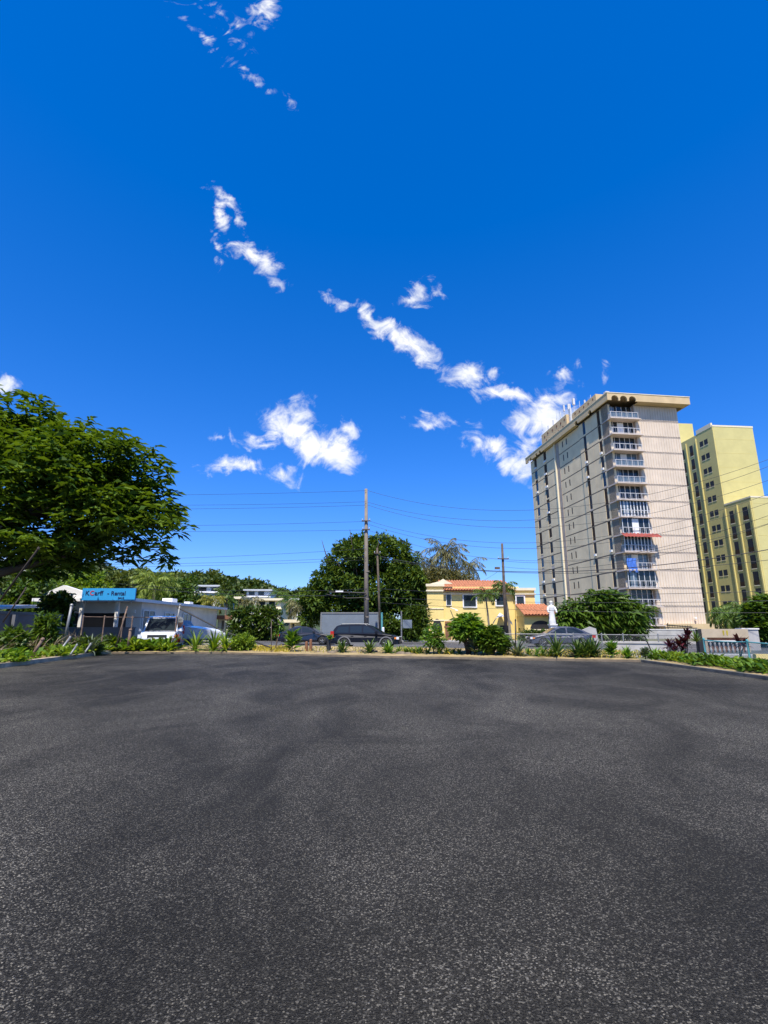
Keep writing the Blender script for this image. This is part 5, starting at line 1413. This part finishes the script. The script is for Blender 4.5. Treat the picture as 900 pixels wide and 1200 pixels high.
# front wall of the beige tower grounds
t = thing('garden_wall', 'long pale concrete wall at the foot of the beige tower', 'wall', (at(722, 745, 60).x, 60, 0), R(3))
m_ = MB(); m_.box(0, 12.5, 0, .25, -.02, 1.0); m_.build('wall', 'concrete', t)
m_ = MB(); m_.box(-.05, 12.55, -.05, .3, 1.003, 1.08); m_.build('coping', 'wall_white', t)
t = thing('yellow_kerb', 'yellow painted kerb by the right edge of the photo', 'kerb', (at(886, 768, 24).x, 24, 0), R(-10))
m_ = MB(); m_.box(0, 6, 0, .3, -.02, .2); m_.build('kerb', 'house_yellow', t)

# ================================================================== PLANTS IN THE BEDS
def gp(px, dy=.7, py=None):
    """a spot in the far bed below photo column px"""
    y0 = 766 if px < 260 else 766 + (px - 260) * (10 / 490)
    g = gnd(px, y0); d = Vector((g.x, g.y)).normalized()
    return Vector((g.x + d.x * dy, g.y + d.y * dy, .095 + .046 * dy))
def hpx(px, top, p): return max(.15, at(px, top, p.y).z - p.z)
seed = 200
for (px, top, kind, lm, lb) in [
    (205, 742, 'cordy', 'lf_red', 'red-leaved plant in front of the white van'),
    (198, 750, 'spiky', 'lf_fresh', 'fresh green strap-leaved plant left of the red plant'),
    (228, 748, 'spiky', 'lf_lime', 'pale green rosette in front of the boat'),
    (250, 748, 'spiky', 'lf_lime', 'lime rosette under the fallen rail leg'),
    (264, 748, 'spiky', 'lf_lime', 'upright lime plant beside the round bush'),
    (282, 745, 'bush', 'lf_lime', 'round lime-green bush right of the fallen rail'),
    (342, 745, 'leafy', 'lf_fresh', 'upright leafy plant left of the brown stubs'),
    (401, 756, 'spiky', 'lf_spike', 'small agave in front of the rear wheel of the black estate'),
    (433, 756, 'spiky', 'lf_spike', 'small agave under the doors of the black estate'),
    (455, 757, 'spiky', 'lf_fresh', 'pale small plant by the front wheel of the black estate'),
    (475, 759, 'low', 'lf_lime', 'low clump right of the black estate front wheel'),
    (487, 760, 'low', 'lf_spike', 'low spiky clump left of the thin shrub'),
    (508, 737, 'sapling', 'lf_fresh', 'thin young shrub with one stem left of the round frangipani'),
    (524, 760, 'low', 'lf_spike', 'low grassy tuft at the left foot of the frangipani'),
    (556, 752, 'leafy', 'lf_grey', 'whitish leafed plant at the foot of the frangipani'),
    (574, 758, 'leafy', 'lf_lime', 'pale sprout right of the frangipani trunk'),
    (588, 760, 'leafy', 'lf_fresh', 'small sprout left of the black post'),
    (607, 756, 'spiky', 'lf_grey', 'grey-green agave at the foot of the black post'),
    (630, 760, 'low', 'lf_fresh', 'loose green tuft in front of the grey car bonnet'),
    (653, 753, 'spiky', 'lf_spike', 'spiky agave in front of the grey car doors'),
    (688, 752, 'bigspiky', 'lf_spike', 'largest spiky agave at the tail of the grey car'),
    (718, 757, 'leafy', 'lf_fresh', 'leafy plant at the left end of the low concrete wall'),
    (736, 763, 'spiky', 'lf_fresh', 'small rosette in front of the low concrete wall'),
    (757, 762, 'leafy', 'lf_grey', 'thin plant at the right end of the low concrete wall')]:
    seed += 1; p = gp(px, .75); h = hpx(px, top, p) * 1.12; r = np.random.default_rng(seed)
    if kind == 'spiky': spiky('agave_plant' if 'agave' in lb else 'strap_plant', lb, p, 52, h * 1.8, .13 * max(.75, h), lm, seed, e_lo=12, e_hi=88, curve=38)
    elif kind == 'bigspiky': spiky('agave_plant', lb, p, 90, h * 1.3, .09, lm, seed, e_lo=5, e_hi=88, curve=30, heads=((0, 0, 0), (.35, .1, 0), (-.35, .1, 0)))
    elif kind == 'low': spiky('grass_tuft', lb, p, 30, h * 1.6, .06, lm, seed, e_lo=15, e_hi=80, curve=60, heads=((0, 0, 0), (.3, .1, 0), (-.35, .15, 0), (.6, 0, 0)))
    elif kind == 'leafy':
        t = thing('leafy_plant', lb, 'plant', p); m_ = MB(); m_.tube([(0, 0, -.05), (.02, 0, h * .5), (0, 0, h * .85)], [.025, .02, .01], 6); m_.build('stem', 'bark', t)
        n = 90; q = r.random(n); P = np.stack([r.normal(0, .03, n), r.normal(0, .03, n), h * (.1 + .8 * q)], 1); a = r.random(n) * 6.28
        D = np.stack([np.cos(a), np.sin(a), .35 + .9 * q], 1); blades_mesh('leaves', lm, P, D, .58 * h * r.uniform(.7, 1.2, n) + .08, .14 * h + .03, t, seed=seed)
    elif kind == 'bush': bush('round_bush', lb, p + Vector((0, .3, 0)), [(0, 0, h * .5, .55, .55, h * .52), (-.3, 0, h * .4, .35, .4, h * .4), (.3, 0, h * .4, .35, .4, h * .4)], 500, 6, .17, .08, lm, seed)
    elif kind == 'sapling':
        t = thing('young_shrub', lb, 'shrub', p); m_ = MB(); m_.tube([(0, 0, -.05), (.02, 0, h * .4), (0, 0, h * .75)], [.03, .025, .015], 6); m_.tube([(0, 0, h * .3), (-.5, -.1, h * .62)], [.02, .015], 6); m_.build('stem', 'bark_dark', t)
        P, Nn = puff_points([(0, 0, h * .62, .42, .4, h * .36), (-.25, 0, h * .5, .25, .3, h * .25), (.28, 0, h * .55, .3, .3, h * .28)], 110, r, .2)
        PP, D, LL, WW = leaf_clusters(P, Nn, 6, .24, .085, r, 1, .7); blades_mesh('leaves', lm, PP, D, LL, WW, t, seed=seed)
    elif kind == 'cordy':
        spiky('cordyline', lb, p, 20, .42, .10, lm, seed, e_lo=0, e_hi=85, curve=45, heads=((0, 0, h * .62), (.12, .1, h * .4)), stem='bark')
# leaf tuft on the thin sapling stake
p = gp(322, .9); h = hpx(322, 726, p)
spiky('sapling', 'thin sapling with one tuft of leaves in front of the hedge', p, 26, .48, .11, 'lf_fresh', 300, e_lo=-25, e_hi=80, curve=60, heads=((.25, 0, h * .8), (.1, .05, h * .55)), cat='sapling', stem='bark')
# frangipani
for px, w, top, lb, sd in [(549, 20, 716, 'frangipani shrub with dark trunks and glossy leaves in the bed', 310), (577, 17, 731, 'lower glossy round shrub touching the frangipani on its right', 311)]:
    p = gp(px, 1.0); h = hpx(px, top, p); hw = w / 585 * p.y; r = np.random.default_rng(sd)
    t = thing('frangipani' if sd == 310 else 'glossy_shrub', lb, 'shrub', p)
    m_ = MB(); pf = []
    for k in range(15):
        a = k * 2.4; q = .25 + .75 * (k / 14) ** .5
        e = Vector((math.cos(a) * hw * .72 * q, math.sin(a) * hw * .72 * q, h * (.92 - .38 * q * q * (1 if sd == 310 else 1.4)) - .15)); s = hw * .36
        pf.append((e.x, e.y, e.z, s, s, s * .8))
        m_.tube([(e.x * .08, e.y * .08, -.05), (e.x * .3, e.y * .3, h * .25), (e.x * .75, e.y * .75, e.z * .7), e], [.06, .05, .035, .02], 6)
    m_.build('trunk', 'bark_dark', t, True)
    P, Nn = puff_points(pf, 330, r, .2); PP, D, LL, WW = leaf_clusters(P, Nn, 8, .34, .10, r, 1, .55, .12)
    blades_mesh('crown', 'lf_fresh' if sd == 310 else 'lf_mid', PP, D, LL, WW, t, seed=sd)
# pale stones and yellow grass on the bed
r = np.random.default_rng(400); P = []; D = []
for _ in range(1500):
    px = float(r.choice([r.uniform(296, 340), r.uniform(590, 760), r.uniform(470, 530), r.uniform(330, 480)], p=[.42, .38, .12, .08])); p = gp(px, float(r.uniform(.25, 3.2))); P.append((p.x, p.y, p.z)); D.append((float(r.normal(0, .5)), float(r.normal(0, .5)), 1))
tag(blades_mesh('yellow_grass', 'lf_yellow', P, D, r.uniform(.12, .30, 1500), .04, None, seed=4), 'short yellowed grass growing over the sandy bed', 'grass', kind='stuff')
GR = 'pale rocks lying in the sandy bed'
for i in range(9):
    px = 372 + i * 13.5 + float(r.uniform(-4, 4)); p = gp(px, float(r.uniform(.4, 1.2))); m_ = MB()
    s = float(r.uniform(.10, .22)); m_.lathe([(.5 * s, -.2 * s), (1.0 * s, .1 * s), (.85 * s, .5 * s), (.4 * s, .75 * s)], 7)
    m_.v = [(x * (1 + .25 * math.sin(7 * y + i)) * 1.4, y * (1 + .2 * math.sin(9 * x + i)), z) for x, y, z in m_.v]
    o = m_.build('rock', 'kerb', None); o.location = p; tag(o, 'small pale rock lying in the sandy bed near the black estate car', 'rock', GR)
P = []; D = []
for _ in range(900):
    px = float(r.uniform(196, 762)); p = gp(px, float(r.uniform(.3, 3.4))); P.append((p.x + float(r.normal(0, .1)), p.y, p.z)); D.append((float(r.normal(0, .6)), float(r.normal(0, .6)), 1))
tag(blades_mesh('weeds', 'lf_spike', P, D, r.uniform(.08, .26, 900), .035, None, seed=5), 'low green weeds scattered over the sandy bed', 'weeds', kind='stuff')
# left kerb plants
GL = 'bright leafy plants growing along the left kerb'
plist = []
r = np.random.default_rng(500)
prot = None
def clump(seed, lm, label, group, n=60, L=.34, Wd=.12, h=.45, w=.45):
    r = np.random.default_rng(seed); q = r.random(n); P = np.stack([r.normal(0, w * .5, n), r.normal(0, w * .45, n), h * q * .55], 1); a = r.random(n) * 6.28
    D = np.stack([np.cos(a), np.sin(a), .4 + 1.0 * q], 1)
    o = blades_mesh('kerb_plant', lm, P, D, L * r.uniform(.7, 1.25, n), Wd, None, seed=seed, droop=.25)
    return tag(o, label, 'plant', group)
LBL = 'bright broad-leaved plant in the row along the left kerb'
ps = [clump(510 + i, lm, LBL, GL) for i, lm in enumerate(('lf_fresh', 'lf_lime', 'lf_lime'))]
fi = [0, 0, 0]
for i in range(27):
    y = 12.5 + i * .62 + float(r.normal(0, .12)); x = -13.55 - (y - 12) * .045 - (.0 if y < 19 else (y - 19) * .06) - .55 + float(r.normal(0, .22))
    k = i % 3; s = float(r.uniform(.6, 1.35)); rz = float(r.uniform(0, 6.28))
    if not fi[k]: fi[k] = 1; ps[k].location = (x, y, .12); ps[k].scale = (s, s, s)
    else: copy_thing(ps[k], (x, y, .12), rz, s)
LBL = 'bright broad-leaved plant in the row before the white van'
ps2 = [clump(520 + i, lm, LBL, GL) for i, lm in enumerate(('lf_fresh', 'lf_lime'))]; fi = [0, 0]
for i in range(14):
    px = 128 + i * 5.2 + float(r.normal(0, 1)); p = gp(px, float(r.uniform(.4, 1.3))); k = i % 2; s = float(r.uniform(1.1, 1.8)); rz = float(r.uniform(0, 6.28))
    if not fi[k]: fi[k] = 1; ps2[k].location = p; ps2[k].scale = (s, s, s)
    else: copy_thing(ps2[k], p, rz, s)
# tangled dry stalks and dark weeds in front of the dark wall
P = []; D = []; r = np.random.default_rng(530)
for _ in range(900):
    y = float(r.uniform(11, 29)); x = -15.2 - (y - 12) * .06 + float(r.uniform(-1.6, .5)); P.append((x, y, .1 + float(r.random()) * .5)); D.append((float(r.normal(0, .8)), float(r.normal(0, .8)), .8))
tag(blades_mesh('dry_stalks', 'lf_dry', P, D, r.uniform(.4, 1.3, 900), .03, None, seed=6), 'tangle of dry stalks in front of the dark left wall', 'weeds', kind='stuff')
for i, (px, top, Y, w, lm, lb) in enumerate([(14, 738, 22, 26, 'lf_mid', 'dark bush by the wall at the left edge'), (50, 722, 25, 26, 'lf_mid', 'taller green bush overlapping the dark wall at left'), (100, 750, 26.5, 30, 'lf_dark', 'low dark bush behind the leaning pipes'), (128, 748, 28.7, 16, 'lf_mid', 'dark weedy bush left of the white van')]):
    pbush('wild_bush', lb, px, 765, w, 765 - top, Y, lm, 340, 6, .32, .09, 540 + i)
# agave-like dry rosettes
spiky('dry_yucca', 'grey dry yucca with long curved leaves behind the leaning pipes', Vector((at(106, 760, 26).x, 26, .1)), 46, 1.5, .08, 'lf_grey', 550, e_lo=15, e_hi=85, curve=80)
# right kerb plants
GR2 = 'bright leafy plants growing along the right kerb'
LBL = 'lush green plant in the row along the right kerb'
ps3 = [clump(560 + i, lm, LBL, GR2, 70, .36, .11) for i, lm in enumerate(('lf_fresh', 'lf_lime', 'lf_mid'))]; fi = [0, 0, 0]
for i in range(44):
    y = 9.5 + i * .29 + float(r.normal(0, .08)); x = 11.0 + .35 + float(r.uniform(0, .9)); k = (0, 1, 0, 2)[i % 4] if y > 14 else (0, 2)[i % 2]; s = float(r.uniform(.6, .95)); rz = float(r.uniform(0, 6.28))
    if not fi[k]: fi[k] = 1; ps3[k].location = (x, y, .09); ps3[k].scale = (s, s, s)
    else: copy_thing(ps3[k], (x, y, .09), rz, s)
for i, (px, top, Y, heads, lb) in enumerate([(803, 742, 22.0, ((0, 0, .75), (.22, .1, .95), (-.25, 0, .6), (.05, .2, .5)), 'tall burgundy-leaved plant at the right corner of the lot'), (785, 752, 23.0, ((0, 0, .5), (.2, 0, .35)), 'smaller burgundy plant left of the tall burgundy one'), (866, 748, 24, ((0, 0, .7), (.25, 0, .55)), 'burgundy plant growing in front of the entrance wall')]):
    x = at(px, 760, Y).x; spiky('cordyline', lb, Vector((x, Y, .05)), 24, .52, .13, 'lf_burg', 580 + i, e_lo=-5, e_hi=88, curve=45, heads=heads, stem='bark')
spiky('yucca', 'green spiky yucca just right of the burgundy plant', Vector((at(817, 760, 22.5).x, 22.5, .05)), 40, .62, .06, 'lf_spike', 590, e_lo=10, e_hi=88, curve=30, heads=((0, 0, .75),), stem='bark')
spiky('strap_plant', 'spiky green plant by the bent grey pipe at right', Vector((at(769, 775, 22.2).x, 22.2, .05)), 40, .75, .07, 'lf_fresh', 591, e_lo=20, e_hi=88, curve=45)
t = thing('bent_pipe', 'dark pipe bent over at the end of the low wall', 'pipe', (at(761, 775, 22.6).x, 22.6, 0))
m_ = MB(); m_.tube([(.1, 0, 0), (.12, 0, .45), (0, 0, .8), (-.3, .1, 1.02), (-.7, .2, 1.08)], .028, 7); m_.build('pipe', 'dark', t)
